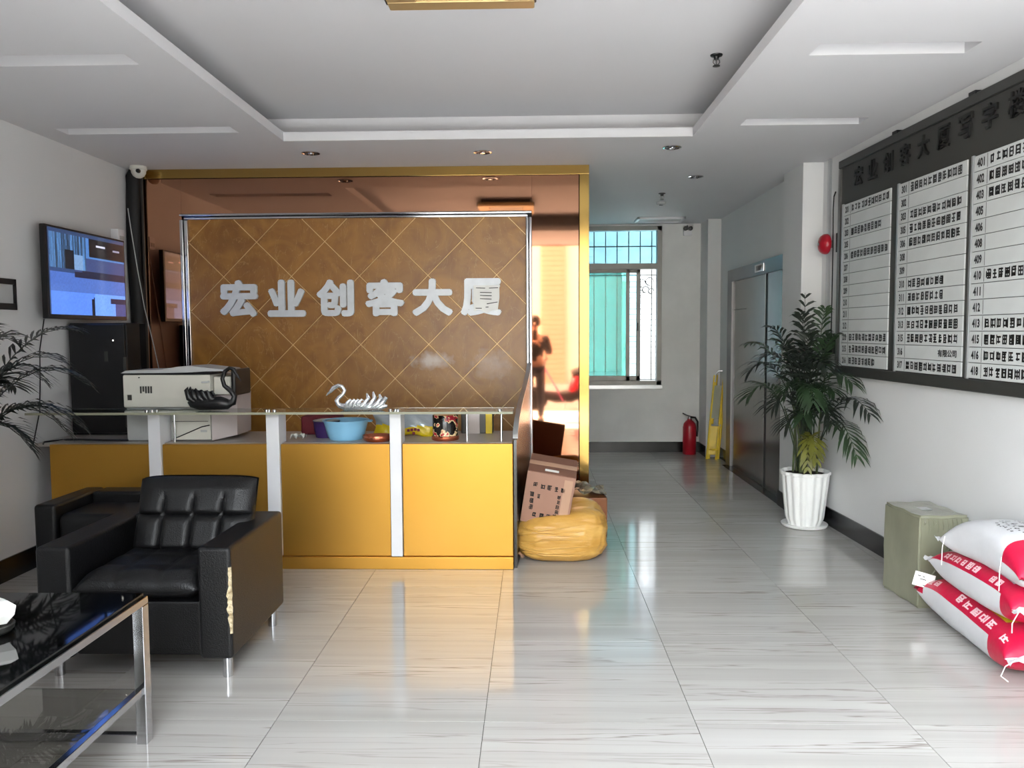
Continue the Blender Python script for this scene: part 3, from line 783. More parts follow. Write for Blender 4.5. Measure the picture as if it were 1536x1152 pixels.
t = thing('document_holder', (-.40, 5.5, .8), 'grey document holder standing at the back right of the counter', 'holder')
bx('tray', 'dark_grey', t, -.50, -.28, 5.48, 5.6, .80, .95, .006); bx('side', 'printer_pink', t, -.455, -.37, 5.465, 5.48, .80, .95, .003); bx('divider', 'sack_yellow', t, -.33, -.285, 5.467, 5.48, .80, .94, .003)

# ------------------------------------------------------------------ television on the left wall
tv = thing('television', (-3.13, 5.55, 1.6), 'flat black television on the left wall showing camera footage', 'television')
bx('casing', 'black', tv, -3.145, -3.105, 5.065, 6.06, 1.60, 2.205, .006)
bx('wall_bracket', 'black_matte', tv, -3.22, -3.145, 5.4, 5.7, 1.8, 2.0)
def tv_screen():
    NX, NY = 72, 44
    b = bmesh.new(); vs = [[b.verts.new((-3.1035, 5.085 + .955 * i / NX, 1.63 + .56 * j / NY)) for j in range(NY + 1)] for i in range(NX + 1)]
    cl = b.loops.layers.color.new('feed')
    rng = random.Random(5)
    streak = [rng.random() for _ in range(200)]
    for i in range(NX):
        for j in range(NY):
            f = b.faces.new((vs[i][j], vs[i + 1][j], vs[i + 1][j + 1], vs[i][j + 1]))
            u, v = (i + .5) / NX, (j + .5) / NY
            c = (120, 150, 200)
            if v < .28: c = (150, 182, 235) if u < .55 else (165, 195, 242)
            elif v < .5: c = (138, 165, 212)
            elif v < .70: c = (120, 135, 172) if u > .3 else (110, 135, 170)
            else: c = (140, 175, 212)
            if .46 < v < .52 + (.02 if u > .4 else 0) and u > .3: c = (84, 92, 124)
            if v < .3 and .52 < u < .55 and v < .2 + (u - .52): c = (60, 72, 100)
            if .16 < v < .22 and u > .78: c = (96, 96, 128)
            if v < .16 and u > .85: c = (128, 136, 178)
            if v > .55 and u < .46:
                s = streak[i] + .3 * streak[(j // 3 + i) % 200]
                k = .72 + .36 * s; c = (int(128 * k), int(158 * k), int(186 * k))
                if .2 < u < .3 and v < .78: c = (70, 84, 98)
                if .3 < u < .42 and v < .72: c = (170, 192, 215)
            if u > .5 and v > .73: c = (56, 60, 76)
            if v > .96 or (u < .02): c = (110, 130, 160)
            # on-screen caption marks
            if .6 < u < .72 and .855 < v < .885: c = (225, 225, 235)
            if .84 < u < .93 and .84 < v < .86: c = (190, 190, 205)
            n = .98 + .03 * streak[(i * 7 + j * 13) % 200]
            c = lin(tuple(min(255, x * n) for x in c))
            for lp in f.loops: lp[cl] = (*c, 1)
    me = bpy.data.meshes.new('screen'); 
    for v in b.verts: v.co -= ORG[tv]
    b.to_mesh(me); b.free()
    m = bpy.data.materials.new('lit_screen'); m.use_nodes = True; nt = m.node_tree; bb = nt.nodes['Principled BSDF']
    at = nt.nodes.new('ShaderNodeVertexColor'); at.layer_name = 'feed'
    nt.links.new(at.outputs[0], bb.inputs['Emission Color']); bb.inputs['Emission Strength'].default_value = 0.62
    bb.inputs['Base Color'].default_value = (.01, .01, .012, 1); bb.inputs['Roughness'].default_value = .15
    me.materials.append(m)
    o = bpy.data.objects.new('screen', me); COL.objects.link(o); o.parent = tv
tv_screen()
t = thing('wall_router', (-3.19, 6.13, 2.2), 'small white box with vents on the wall above the television corner', 'router')
bx('case', 'white_lam', t, -3.22, -3.16, 6.08, 6.18, 2.2, 2.30, .006); bx('socket', 'printer_grey', t, -3.165, -3.155, 6.1, 6.16, 2.22, 2.25, .002)
b = MB(); b.tube([(-3.2, 5.17, 1.6), (-3.2, 5.11, 1.4), (-3.2, 5.10, 1.2), (-3.2, 5.08, 1.0), (-3.2, 5.0, .8)], .004, 6)
tag(b.build('cable', 'black'), 'thin black cable dangling down the wall below the television', 'cable')
t = thing('black_clip_frame', (-3.21, 4.8, 1.65), 'small black framed sheet on the left wall at the picture edge', 'frame')
b = MB()
for (y0, y1, z0, z1) in ((4.70, 4.905, 1.65, 1.69), (4.70, 4.905, 1.805, 1.84), (4.885, 4.905, 1.65, 1.84), (4.70, 4.72, 1.65, 1.84)): b.box(-3.22, -3.20, y0, y1, z0, z1, .002)
b.build('border', 'black', t); bx('sheet', 'printer_grey', t, -3.218, -3.212, 4.72, 4.885, 1.69, 1.805)

# ------------------------------------------------------------------ armchair
ac = thing('armchair', (-1.72, 3.7, 0), 'black leather armchair with tufted back and torn arm beside the table', 'armchair')
AX0, AX1, AY0, AY1 = -2.15, -1.30, 3.33, 4.05
def soft_box(b, x0, x1, y0, y1, z0, z1, bev=.03, bulge=0.0, n=10):
    vs = b.box(x0, x1, y0, y1, z0, z1, bev, 3)
for (a, c) in ((AX0, AX0 + .15), (AX1 - .145, AX1)):
    b = MB(); b.box(a, c, AY0, AY1, .095, .585, .018, 3); b.build('arm', 'leather', ac, angle=60)
b = MB(); b.box(AX0 + .15, AX1 - .145, AY0 + .03, AY1 - .02, .1, .34, .012); b.build('base', 'leather', ac)
b = MB(); b.box(AX0 + .14, AX1 - .135, AY1 - .14, AY1, .3, .60, .02, 3); b.build('back_frame', 'leather', ac)
# seat cushion with a soft rolled front
def cushion(nu, nv, fn, back):
    b = MB(); b.grid(fn, nu, nv); b.grid(back, nu, nv)
    bmesh.ops.remove_doubles(b.bm, verts=b.bm.verts[:], dist=.0015); return b
sx0, sx1 = AX0 + .153, AX1 - .148
def seat_pt(u, v, top):
    e = (min(1, 8 * u, 8 * (1 - u))) ** .5 * (min(1, 7 * v, 7 * (1 - v))) ** .5
    tuft = .012 * (abs(math.sin(math.pi * 3 * u)) * abs(math.sin(math.pi * 3 * v))) ** .5
    x = sx0 + (sx1 - sx0) * u; y = AY0 + .008 + (.50) * v
    zc = .395
    return Vector((x, y, zc + (e * .062 + tuft if top else -e * .055)))
cushion(42, 42, lambda u, v: seat_pt(u, v, True), lambda u, v: seat_pt(u, v, False)).build('seat_cushion', 'leather', ac, angle=75)
# back cushion: tufted squares, leaning back
def back_pt(u, v, front):
    e = (min(1, 7 * u, 7 * (1 - u))) ** .5 * (min(1, 9 * v, 7 * (1 - v))) ** .5
    su = abs(math.sin(math.pi * 4 * u)); sv = abs(math.sin(math.pi * 2 * v))
    tuft = .028 * min(1.0, su * 2.2) ** .5 * min(1.0, sv * 2.2) ** .5
    if v > .62: tuft += (.028 - tuft) * min(1.0, (v - .62) / .2)
    x = -1.957 + .58 * u; z = .445 + .345 * v - .014 * (abs(2 * u - 1) ** 6) * v
    yc = 3.80 + .14 * v
    return Vector((x, yc + (-(.05 * e + tuft) if front else .055 * e), z))
cushion(64, 42, lambda u, v: back_pt(u, v, True), lambda u, v: back_pt(u, v, False)).build('back_cushion', 'leather', ac, angle=75)
for x in (AX0 + .055, AX1 - .045):
    for y in (AY0 + .06, AY1 - .06):
        b = MB(); b.cyl((x, y, 0), (x, y, .1), .022, n=20); b.build('leg', 'chrome', ac)
# torn edge of the right arm with foam showing
rng = random.Random(11)
b = MB(); rows = []
for k in range(22):
    s = k / 21; z = .50 - .29 * s
    wdt = .0005 + .008 * (math.sin(math.pi * s) ** .7) * (rng.random() ** 1.3 * 1.5)
    c = .004 * math.sin(s * 9)
    rows.append([Vector((AX1 - .008 - wdt + c, AY0 - .0025, z)), Vector((AX1 - .002 + c, AY0 + .001, z)), Vector((AX1 + .0025, AY0 + .006 + wdt * .8, z))])
b.ring_strip(rows, closed=False, cap=False); b.build('torn_foam', 'foam', ac, label='strip of pale foam showing through torn leather', recalc=False)

# low black sofa behind it
so = thing('low_sofa', (-2.5, 4.4, 0), 'low black leather sofa between the armchair and the left wall', 'sofa')
b = MB(); b.box(-2.69, -2.11, 4.24, 4.72, .09, .36, .02, 3); b.build('base', 'leather', so)
b = MB(); b.box(-2.72, -2.60, 4.22, 4.74, .09, .575, .02, 3); b.build('arm', 'leather', so)
b = MB(); b.box(-2.60, -2.12, 4.58, 4.74, .3, .575, .02, 3); b.build('backrest', 'leather', so)
b = MB(); b.box(-2.595, -2.10, 4.23, 4.58, .36, .52, .035, 3); b.build('seat_cushion', 'leather', so)
for x in (-2.66, -2.17):
    for y in (4.28, 4.68):
        b = MB(); b.cyl((x, y, 0), (x, y, .095), .02, n=16); b.build('leg', 'chrome', so)

# ------------------------------------------------------------------ glass coffee table
tb = thing('coffee_table', (-1.74, 2.28, 0), 'black glass coffee table with square chrome frame at the front left', 'coffee table')
TX0, TX1, TY0, TY1, TZ = -2.05, -1.415, 1.72, 2.84, .555
b = MB(); b.box(TX0 + .012, TX1 - .012, TY0 + .012, TY1 - .012, TZ - .012, TZ, .001); b.build('glass_top', 'black_glass', tb)
tw = .032
for (x0, x1, y0, y1) in ((TX0, TX0 + tw, TY0, TY1), (TX1 - tw, TX1, TY0, TY1), (TX0 + tw, TX1 - tw, TY0, TY0 + tw), (TX0 + tw, TX1 - tw, TY1 - tw, TY1)):
    bx('top_rail', 'chrome', tb, x0, x1, y0, y1, TZ - .04, TZ - .0125, .003)
for x in (TX0, TX1 - .04):
    for y in (TY0, TY1 - .045):
        bx('leg', 'chrome', tb, x, x + .04, y, y + .045, 0, TZ - .041, .003)
for x in (TX0 + .005, TX1 - .035): bx('side_rail', 'chrome', tb, x, x + .026, TY0 + .046, TY1 - .046, .185, .212, .003)
for y in (TY0 + .005, TY1 - .04): bx('floor_rail', 'chrome', tb, TX0 + .041, TX1 - .041, y, y + .03, 0.002, .034, .003)
bx('lower_shelf', 'glass_smoke', tb, TX0 + .03, TX1 - .034, TY0 + .04, TY1 - .04, .200, .208, .001)
# tissue in a dish near the left edge
t = thing('table_dish', (-1.72, 2.44, TZ), 'small round dark dish on the black glass table', 'dish')
b = MB(); b.lathe([(.05, 0), (.06, .01), (.063, .025), (.058, .027), (.05, .012), (.003, .01)], (-1.72, 2.44, TZ + .0005), 28); b.build('dish', 'dark_grey', t, angle=50)
b = MB(); rng = random.Random(9)
b.lathe([(.03, .0), (.05, .03), (.055, .06), (.035, .075), (.04, .06), (.02, .03)], (-1.718, 2.445, TZ + .027), 9, fl=3, fa=.35, cap=False)
tag(b.build('crumpled_paper', 'paper', angle=15), 'crumpled white paper sitting in the dish on the table', 'paper')

# ------------------------------------------------------------------ tenant directory board on the right wall
bd = thing('directory_board', tuple(wf(1.45, 1.165, .015)), 'large dark grey tenant directory board on the right wall', 'board')
U0, U1, BZ0, BZ1 = .20, 2.70, 1.17, 2.725
def wbox(b, u0, u1, z0, z1, d0, d1, bev=0.0, mi=0):
    # box in the wall frame
    m = Matrix(((WT.x, WN.x, 0, WP.x), (WT.y, WN.y, 0, WP.y), (0, 0, 1, 0), (0, 0, 0, 1)))
    b.box(u0, u1, d0, d1, z0, z1, bev, 1, mi, mtx=m)
    return b
def wpart(name, m, parent, *a, **k):
    b = MB(); wbox(b, *a, **k); return b.build(name, m, parent)
wpart('backing', 'board_head', bd, U0, U1, BZ0, BZ1, .005, .03)
wpart('frame_bar', 'dark_grey', bd, U0, U1, BZ0, BZ0 + .065, .005, .045, bev=.004)
wpart('frame_bar', 'dark_grey', bd, U0, U1, BZ1 - .055, BZ1, .005, .045, bev=.004)
wpart('frame_bar', 'steel', bd, U0, U0 + .035, BZ0 + .066, BZ1 - .056, .005, .045, bev=.004)
wpart('frame_bar', 'dark_grey', bd, U1 - .035, U1, BZ0 + .066, BZ1 - .056, .005, .045, bev=.004)
wpart('latch', 'black', bd, U0 - .012, U0 + .004, 2.07, 2.21, .01, .05, bev=.003)
for u in (1.04, 1.865): wpart('clip', 'black', bd, u - .03, u + .03, BZ1 - .004, BZ1 + .014, .01, .05)
TXT = Matrix(((WT.x, 0, WN.x, 0), (WT.y, 0, WN.y, 0), (0, 1, 0, 0), (0, 0, 0, 1)))
def wtext(body, u, z, d, wdt, h, m, parent, off=.02, name='title_character'):
    tbm = fit_text(text_mesh(body, 1, offset=off), wdt, h)
    o = wf(u, z, d); b = MB(); b.merge(tbm, mtx=Matrix.Translation(o) @ TXT)
    return b.build(name, m, parent, recalc=False)
for k, ch in enumerate('宏业创客大厦写字楼'):
    uc = .512 + k * .2135
    tbm = fit_text(text_mesh(ch, 1, offset=.018, extrude=.05), .125, .128)
    zm = max(v.co.z for v in tbm.verts)
    for v in tbm.verts: v.co.z = v.co.z / zm * .006
    b = MB(); b.merge(tbm, mtx=Matrix.Translation(wf(uc, 2.565 + .002 * k, .036)) @ TXT); b.build('title_character', 'ink_dim', bd)
cols = [(.288, .99, ['201', '202', '203', '205', '206', '207', '208', '209', '210', '211', '212', '213', '215', '216'], [12, 0, 9, 0, 13, 0, 0, 0, 0, 0, 0, 11, 11, 8]),
        (1.10, 1.825, ['301', '302', '303', '305', '306', '308', '309', '310', '311', '312', '313', '315', '316', '317'], [12, 0, 11, 12, 12, 0, 0, 8, 8, 12, 11, 11, 0, 12]),
        (1.888, 2.62, ['401', '402', '403', '405', '406', '408', '409', '410', '411', '412', '413', '415', '416', '418'], [9, 9, 8, 0, 0, 0, 0, 9, 0, 0, 8, 8, 8, 9])]
rng = random.Random(21)
pitch = .0828
for ci, (u0, u1, nums, names) in enumerate(cols):
    wpart('column_frame', 'alu', bd, u0 - .022, u0 - .001, 1.236, 2.405, .03, .043, bev=.002)
    for r in range(14):
        zt = 2.398 - r * pitch; zb = zt - pitch + .003; zc = (zt + zb) / 2
        ne = u0 + .115
        s = wpart('room_strip', 'strip', bd, u0, u1, zb, zt, .03, .039, bev=.0015)
        b = MB(); wbox(b, ne, ne + .003, zb + .004, zt - .004, .0388, .0394); b.build('divider', 'ink', s)
        wtext(nums[r], u0 + .06, zc, .0397, .066 if ci == 2 else .06, .046, 'ink', s, off=.045, name='room_number')
        n = names[r]
        if n:
            b = MB(); cw = .0505; us = ne + .02 if not (ci == 1 and r == 12) else u1 - .22
            for k in range(n):
                if us + (k + 1) * cw > u1 - .01: break
                for (a, c, e, f) in glyph_rects(rng):
                    wbox(b, us + (k + a * .82) * cw, us + (k + e * .82) * cw, zc - .027 + c * .054, zc - .027 + f * .054, .0388, .0396)
            tag(b.build('tenant_name', 'ink', s), kind='stuff')
        elif ci == 1 and r == 12:
            wtext('有限公司', u1 - .14, zc, .0397, .19, .042, 'ink', s, off=.03, name='tenant_name')
# cable and conduit beside the board, small black box under them
t = thing('wall_conduit', tuple(wf(-.02, 0, .01)), 'slim grey conduit running up the wall between pier and board', 'conduit')
b = MB(); wbox(b, -.055, -.02, 1.40, 2.795, 0.0, .022, bev=.003); b.build('trunking', 'alu', t)
b = MB(); b.tube([wf(.045, 2.5, .01), wf(.04, 2.4, .012), wf(.05, 2.1, .012), wf(.045, 1.8, .01), wf(.05, 1.42, .012)], .004, 6); b.tube([wf(.075, 2.53, .01), wf(.045, 2.5, .01)], .005, 6)
b.build('cable', 'black', t)
t = thing('junction_box', tuple(wf(.06, 1.33, .02)), 'black box on the wall at the lower left of the directory board', 'box')
b = MB(); wbox(b, -.06, .17, 1.325, 1.425, 0.0, .05, bev=.005); b.build('case', 'black_matte', t)
b = MB(); wbox(b, -.05, .16, 1.335, 1.415, .05, .054, bev=.002); b.build('cover', 'black', t)
# red alarm bell
t = thing('alarm_bell', tuple(wf(-.01, 2.15, 0)), 'round red fire alarm bell between the white pier and the directory board', 'alarm bell')
ax = Matrix.Translation(wf(.0, 2.15, 0)) @ Matrix(((WN.x, WT.x, 0, 0), (WN.y, WT.y, 0, 0), (0, 0, 1, 0), (0, 0, 0, 1)))
b = MB(); b.lathe([(.03, .0), (.03, .035), (.04, .04)], n=18, axis='x')
for v in b.bm.verts: v.co = ax @ v.co
b.build('mount', 'steel', t)
b = MB(); b.lathe([(.075, .035), (.078, .045), (.075, .065), (.06, .085), (.03, .096), (.012, .1), (.002, .1)], n=32, axis='x')
for v in b.bm.verts: v.co = ax @ v.co
b.build('gong', 'red', t, angle=60)
b = MB(); b.lathe([(.012, .098), (.012, .106), (.002, .108)], n=12, axis='x')
for v in b.bm.verts: v.co = ax @ v.co
b.build('cap', 'chrome', t)

# ------------------------------------------------------------------ elevator on the right of the corridor
el = st(bpy.data.objects.new('door_1', None)); COL.objects.link(el); el.location = (2.2, 8.1, 0); ORG[el] = Vector(el.location)
EX = 2.2
b = MB(); b.box(EX - .035, EX, 8.83, 9.02, 0, 2.16, .004); b.box(EX - .035, EX, 6.865, 6.98, 0, 2.16, .004); b.box(EX - .035, EX, 6.98, 8.83, 2.03, 2.16, .004)
b.build('frame', 'elev_frame', el)
bx('door_panel', 'elev', el, EX - .015, EX - .003, 7.625, 8.83, 0.01, 2.03, .002)
bx('door_panel', 'elev', el, EX - .018, EX - .006, 6.98, 7.535, 0.01, 2.03, .002)
bx('gap', 'black_matte', el, EX - .013, EX, 7.535, 7.625, 0.01, 2.03)
bx('threshold', 'base_black', el, EX - .10, EX, 6.9, 8.9, 0, .006, .001)
for z in (1.72,): bx('seam', 'dark_grey', el, EX - .0165, EX - .0145, 8.3, 8.82, z, z + .006)
t = thing('floor_indicator', (2.17, 7.75, 2.06), 'small chrome fitting above the elevator door', 'indicator')
bx('plate', 'chrome', t, 2.155, 2.166, 7.6, 7.9, 2.055, 2.13, .004); bx('display', 'black_glass', t, 2.151, 2.156, 7.66, 7.84, 2.07, 2.115, .002)

# ------------------------------------------------------------------ corridor end: extinguisher, folded stand, fittings
t = thing('fire_extinguisher', (1.9, 9.72, 0), 'red fire extinguisher on the floor at the corridor end', 'extinguisher')
b = MB(); b.lathe([(.075, 0), (.08, .006), (.08, .33), (.07, .375), (.045, .405), (.028, .415), (.028, .43)], (1.895, 9.72, 0.001), 28); b.build('cylinder', 'red', t, angle=50)
b = MB(); b.lathe([(.022, .43), (.024, .445), (.018, .46)], (1.895, 9.72, 0), 16); b.build('valve', 'steel', t)
b = MB(); b.tube([(1.92, 9.72, .455), (1.86, 9.72, .475), (1.81, 9.72, .50)], .008, 6, flat=1.6); b.build('lever', 'black', t)
b = MB(); b.tube([(1.90, 9.70, .455), (1.955, 9.69, .45), (1.985, 9.69, .40), (1.985, 9.69, .3), (1.978, 9.69, .22)], .012, 8); b.build('hose', 'rubber', t)
# folded yellow stand
t = thing('folded_stand', (2.1, 9.3, 0), 'yellow folded stand with grey panel leaning in the corridor corner', 'folding stand')
def lean(x, z, y0=9.30): return Vector((x + .105 * z, y0 + .085 * z, z))
for x, y0 in ((2.015, 9.30), (2.115, 9.27)):
    for o_ in (0, .03):
        b = MB(); b.tube([lean(x + o_, .005, y0 + o_), lean(x + o_, .98, y0 + o_)], .014, 8); b.build('rail', 'sign_yellow', t)
b = MB(); b.ring_strip([[lean(2.02, .48, 9.285 + d), lean(2.10, .48, 9.27 + d), lean(2.10, .86, 9.27 + d), lean(2.02, .86, 9.285 + d)] for d in (0, .012)]); b.build('panel', 'olive', t)
b = MB(); b.ring_strip([[lean(2.02, .06, 9.285 + d), lean(2.10, .06, 9.27 + d), lean(2.10, .40, 9.27 + d), lean(2.02, .40, 9.285 + d)] for d in (0, .012)]); b.build('panel', 'sign_yellow', t)
b = MB(); b.tube([lean(2.02, .9, 9.29), lean(2.025, 1.0, 9.29), lean(2.05, 1.03, 9.285), lean(2.11, 1.03, 9.27), lean(2.13, 1.0, 9.27), lean(2.13, .9, 9.27)], .010, 8); b.build('handle_loop', 'alu', t)
b = MB(); b.tube([lean(2.03, .4, 9.29), lean(2.13, .4, 9.265)], .012, 8); b.build('crossbar', 'alu', t)
b = MB(); b.tube([lean(2.03, .12, 9.29), lean(2.13, .12, 9.265)], .012, 8); b.build('crossbar', 'sign_yellow', t)
t = thing('emergency_light', (1.88, 9.86, 2.7), 'small twin spot emergency light high on the corridor end wall', 'emergency light')
bx('body', 'white_lam', t, 1.83, 1.93, YB - .04, YB, 2.655, 2.72, .005)
for x in (1.85, 1.91):
    b = MB(); b.lathe([(.026, 0), (.026, -.03), (.02, -.034), (.002, -.034)], (x, YB - .04, 2.735), 16, axis='y'); b.build('spot', 'dark_grey', t)
b = MB(); b.tube([(1.88, YB - .01, 2.78), (1.88, YB - .01, 2.72)], .006, 6); b.build('cord', 'black', t)
t = thing('ceiling_grille', (1.47, 9.45, 2.79), 'flat pale air grille on the corridor ceiling near the window', 'air vent')
b = MB()
for (x0, x1, y0, y1) in ((1.2, 1.75, 9.3, 9.33), (1.2, 1.75, 9.6, 9.63), (1.2, 1.23, 9.3, 9.63), (1.72, 1.75, 9.3, 9.63)): b.box(x0, x1, y0, y1, 2.775, 2.7995, .002)
b.build('frame', 'white_lam', t)
for k in range(8): bx('slat', 'printer_grey', t, 1.23, 1.72, 9.34 + k * .032, 9.352 + k * .032, 2.782, 2.799)

# ceiling downlights
DL = [(-1.606, 5.85, 'recessed downlight above the left part of the brown wall'), (-.36, 5.88, 'recessed downlight above the right part of the brown wall'),
      (.99, 5.80, 'recessed downlight in front of the corridor opening'), (1.377, 6.9, 'recessed downlight in the corridor before the elevator')]
for k, (x, y, lb) in enumerate(DL):
    if k == 0:
        d0 = thing('downlight', (x, y, ZC), lb, 'downlight', 'recessed ceiling downlights')
        b = MB(); b.lathe([(.052, -.0005), (.066, -.001), (.066, -.006), (.054, -.009), (.05, -.004)], (x, y, ZC), 28, cap=False); b.build('trim_ring', 'chrome', d0)
        b = MB(); b.lathe([(.05, -.003), (.034, -.0055), (.033, -.002), (.002, -.0015)], (x, y, ZC), 24); b.build('reflector', 'black', d0)
        b = MB(); b.lathe([(.022, -.004), (.018, -.012), (.002, -.014)], (x, y, ZC), 18); b.build('bulb', 'chrome', d0)
    else:
        o = d0.copy(); COL.objects.link(o); o.location = (x, y, ZC); o['label'] = lb
        for ch in d0.children:
            c = ch.copy(); COL.objects.link(c); c.parent = o
# sprinklers
for k, (x, y, z, lb) in enumerate(((1.005, 4.5, ZU, 'black sprinkler head hanging in the raised ceiling field'), (1.225, 7.72, ZC, 'black sprinkler head on the corridor ceiling'))):
    if k == 0:
        s0 = thing('sprinkler', (x, y, z), lb, 'sprinkler', 'ceiling sprinklers')
        b = MB(); b.lathe([(.034, 0), (.032, -.006), (.016, -.01), (.014, -.02), (.012, -.026)], (x, y, z), 18); b.build('escutcheon', 'black', s0)
        b = MB(); b.tube([(x - .014, y, z - .024), (x - .018, y, z - .04), (x - .004, y, z - .056)], .003, 6); b.tube([(x + .014, y, z - .024), (x + .018, y, z - .04), (x + .004, y, z - .056)], .003, 6)
        b.cyl((x, y, z - .02), (x, y, z - .054), .004, n=8); b.build('yoke', 'steel', s0)
        b = MB(); b.lathe([(.006, -.054), (.02, -.058), (.02, -.061), (.003, -.062)], (x, y, z), 16); b.build('deflector', 'black', s0)
    else:
        o = s0.copy(); COL.objects.link(o); o.location = (x, y, z); o['label'] = lb
        for ch in s0.children:
            c = ch.copy(); COL.objects.link(c); c.parent = o
t = thing('smoke_detector', (1.30, 8.2, ZC), 'tiny white smoke detector on the corridor ceiling past the sprinkler', 'smoke detector')
b = MB(); b.lathe([(.05, 0), (.05, -.014), (.04, -.024), (.002, -.026)], (1.30, 8.25, ZC), 20); b.build('cover', 'printer_grey', t)
b = MB(); b.lathe([(.02, -.024), (.018, -.032), (.002, -.033)], (1.30, 8.25, ZC), 14); b.build('sensor', 'dark_grey', t)
# gold ceiling lamp
LX0, LX1, LY0, LY1 = -.627, .012, 2.98, 3.62
cl_ = thing('ceiling_lamp', (-.31, 3.3, ZU), 'square gold ceiling lamp with cream panel at the top of the picture', 'ceiling lamp')
b = MB(); b.box(LX0 + .04, LX1 - .04, LY0 + .04, LY1 - .04, 2.96, 2.999, .004); b.build('base', 'dark_grey', cl_)
for (x0, x1, y0, y1) in ((LX0, LX1, LY1 - .085, LY1), (LX0, LX1, LY0, LY0 + .085), (LX0, LX0 + .13, LY0 + .085, LY1 - .085), (LX1 - .13, LX1, LY0 + .085, LY1 - .085)):
    bx('frame_bar', 'lamp_gold', cl_, x0, x1, y0, y1, 2.915, 2.96, .008)
bx('diffuser', 'cream', cl_, LX0 + .13, LX1 - .13, LY0 + .085, LY1 - .085, 2.925, 2.95, .004)
for x in (LX0 - .008, LX1 - .012): bx('side_trim', 'black', cl_, x, x + .02, LY0 + .02, LY1 - .05, 2.92, 2.965, .006)

# ------------------------------------------------------------------ plants
def clampw(v):
    lim = wall_x(v.y) - .008
    if v.x > lim: v.x = lim - random.random() * .004
    if v.x < -3.212: v.x = -3.212 + random.random() * .004
    if v.x > 2.085 and v.y > 6.36: v.y = 6.355
    return v
def frond(p0, p1, p2, nl, L, W, droop, rng, t0=.25, ang=50, fold=.25):
    b = MB(); p0, p1, p2 = Vector(p0), Vector(p1), Vector(p2)
    B = lambda t: (1 - t) ** 2 * p0 + 2 * t * (1 - t) * p1 + t * t * p2
    dB = lambda t: (2 * (1 - t) * (p1 - p0) + 2 * t * (p2 - p1)).normalized()
    pts = [clampw(B(k / 9)) for k in range(10)]
    b.tube(pts, [.0055 * (1 - .75 * k / 9) for k in range(10)], 5)
    for k in range(nl):
        t = t0 + (1 - t0) * (k + .3) / nl
        tg = dB(t); side = tg.cross(Vector((0, 0, 1)))
        if side.length < .15: side = Vector((1, 0, 0))
        side.normalize(); up = side.cross(tg).normalized()
        ll = L * (math.sin(math.pi * (.18 + .78 * (t - t0) / (1 - t0))) ** .6) * rng.uniform(.85, 1.1)
        for s in (-1, 1):
            a = R(ang * (1 - .5 * (t - t0)) + rng.uniform(-6, 6))
            d = (math.cos(a) * tg + math.sin(a) * s * side + fold * up).normalized()
            base = B(t); wv = d.cross(up).normalized() * W
            c1 = base + d * ll * .35 + Vector((0, 0, -droop * ll * .10)); c2 = base + d * ll * .72 + Vector((0, 0, -droop * ll * .38)); tip = base + d * ll + Vector((0, 0, -droop * ll * .8))
            vs = [b.bm.verts.new(clampw(q)) for q in (base - wv * .25, base + wv * .25, c1 + wv, c2 + wv * .75, tip, c2 - wv * .75, c1 - wv)]
            b.bm.faces.new((vs[0], vs[1], vs[2], vs[6])); b.bm.faces.new((vs[6], vs[2], vs[3], vs[5])); b.bm.faces.new((vs[5], vs[3], vs[4]))
    return b
pp = thing('potted_palm', (2.075, 6.12, 0), 'tall potted palm in a fluted white pot against the right wall', 'potted plant')
pc = (2.075, 6.12)
b = MB(); b.lathe([(.14, 0), (.165, .004), (.172, .02), (.168, .024), (.14, .016), (.003, .012)], (*pc, .001), 40); b.build('saucer', 'pot', pp, angle=50)
b = MB(); b.lathe([(.115, .014), (.12, .03), (.135, .06), (.138, .075), (.172, .40), (.18, .405), (.181, .425), (.172, .428), (.165, .40), (.003, .385)], (*pc, .001), 128, fl=16, fa=.032); b.build('pot', 'pot', pp, angle=35)
b = MB(); b.lathe([(.16, .402), (.12, .41), (.003, .412)], (*pc, .001), 24); b.build('soil', 'soil', pp)
rng = random.Random(4)
for k in range(14):
    a = rng.random() * 6.28; r0 = rng.random() * .10
    x, y = pc[0] + r0 * math.cos(a), pc[1] + r0 * math.sin(a)
    b = MB(); h = rng.uniform(.5, .85); ox, oy = rng.uniform(-.12, .06), rng.uniform(-.1, .08)
    b.tube([clampw(Vector(q)) for q in ((x, y, .40), (x + ox * .3, y + oy * .3, .4 + h * .5), (x + ox, y + oy, .4 + h))], [.009, .007, .004], 6); b.build('cane', 'stem', pp)
# tips of the fronds around the crown (x, y, z), mid control lift
FR = [(2.06, 6.15, 1.78, .0), (2.16, 6.0, 1.66, .05), (1.98, 6.0, 1.62, .05), (2.2, 5.85, 1.46, .1), (1.78, 6.05, 1.52, .15), (1.62, 6.1, 1.40, .2), (1.60, 6.0, 1.19, .25),
      (1.58, 5.95, 1.0, .35), (1.86, 5.75, 1.36, .2), (2.2, 5.55, 1.12, .25), (2.22, 5.3, .93, .35), (2.2, 5.45, .62, .45), (2.05, 5.62, 1.22, .25), (1.82, 6.2, 1.2, .25),
      (1.75, 5.9, .92, .35), (1.98, 5.7, .98, .3), (2.1, 5.65, .82, .35), (1.9, 6.3, 1.42, .15), (2.05, 6.28, 1.35, .1), (1.85, 5.95, 1.05, .3), (1.95, 5.9, 1.3, .2),
      (2.12, 5.85, 1.25, .2), (1.93, 6.15, 1.12, .25), (2.15, 5.75, 1.05, .25), (1.78, 6.3, 1.28, .2), (2.0, 5.95, .85, .25), (1.88, 6.0, .78, .25), (2.16, 5.9, .9, .2), (2.05, 6.0, 1.45, .1)]
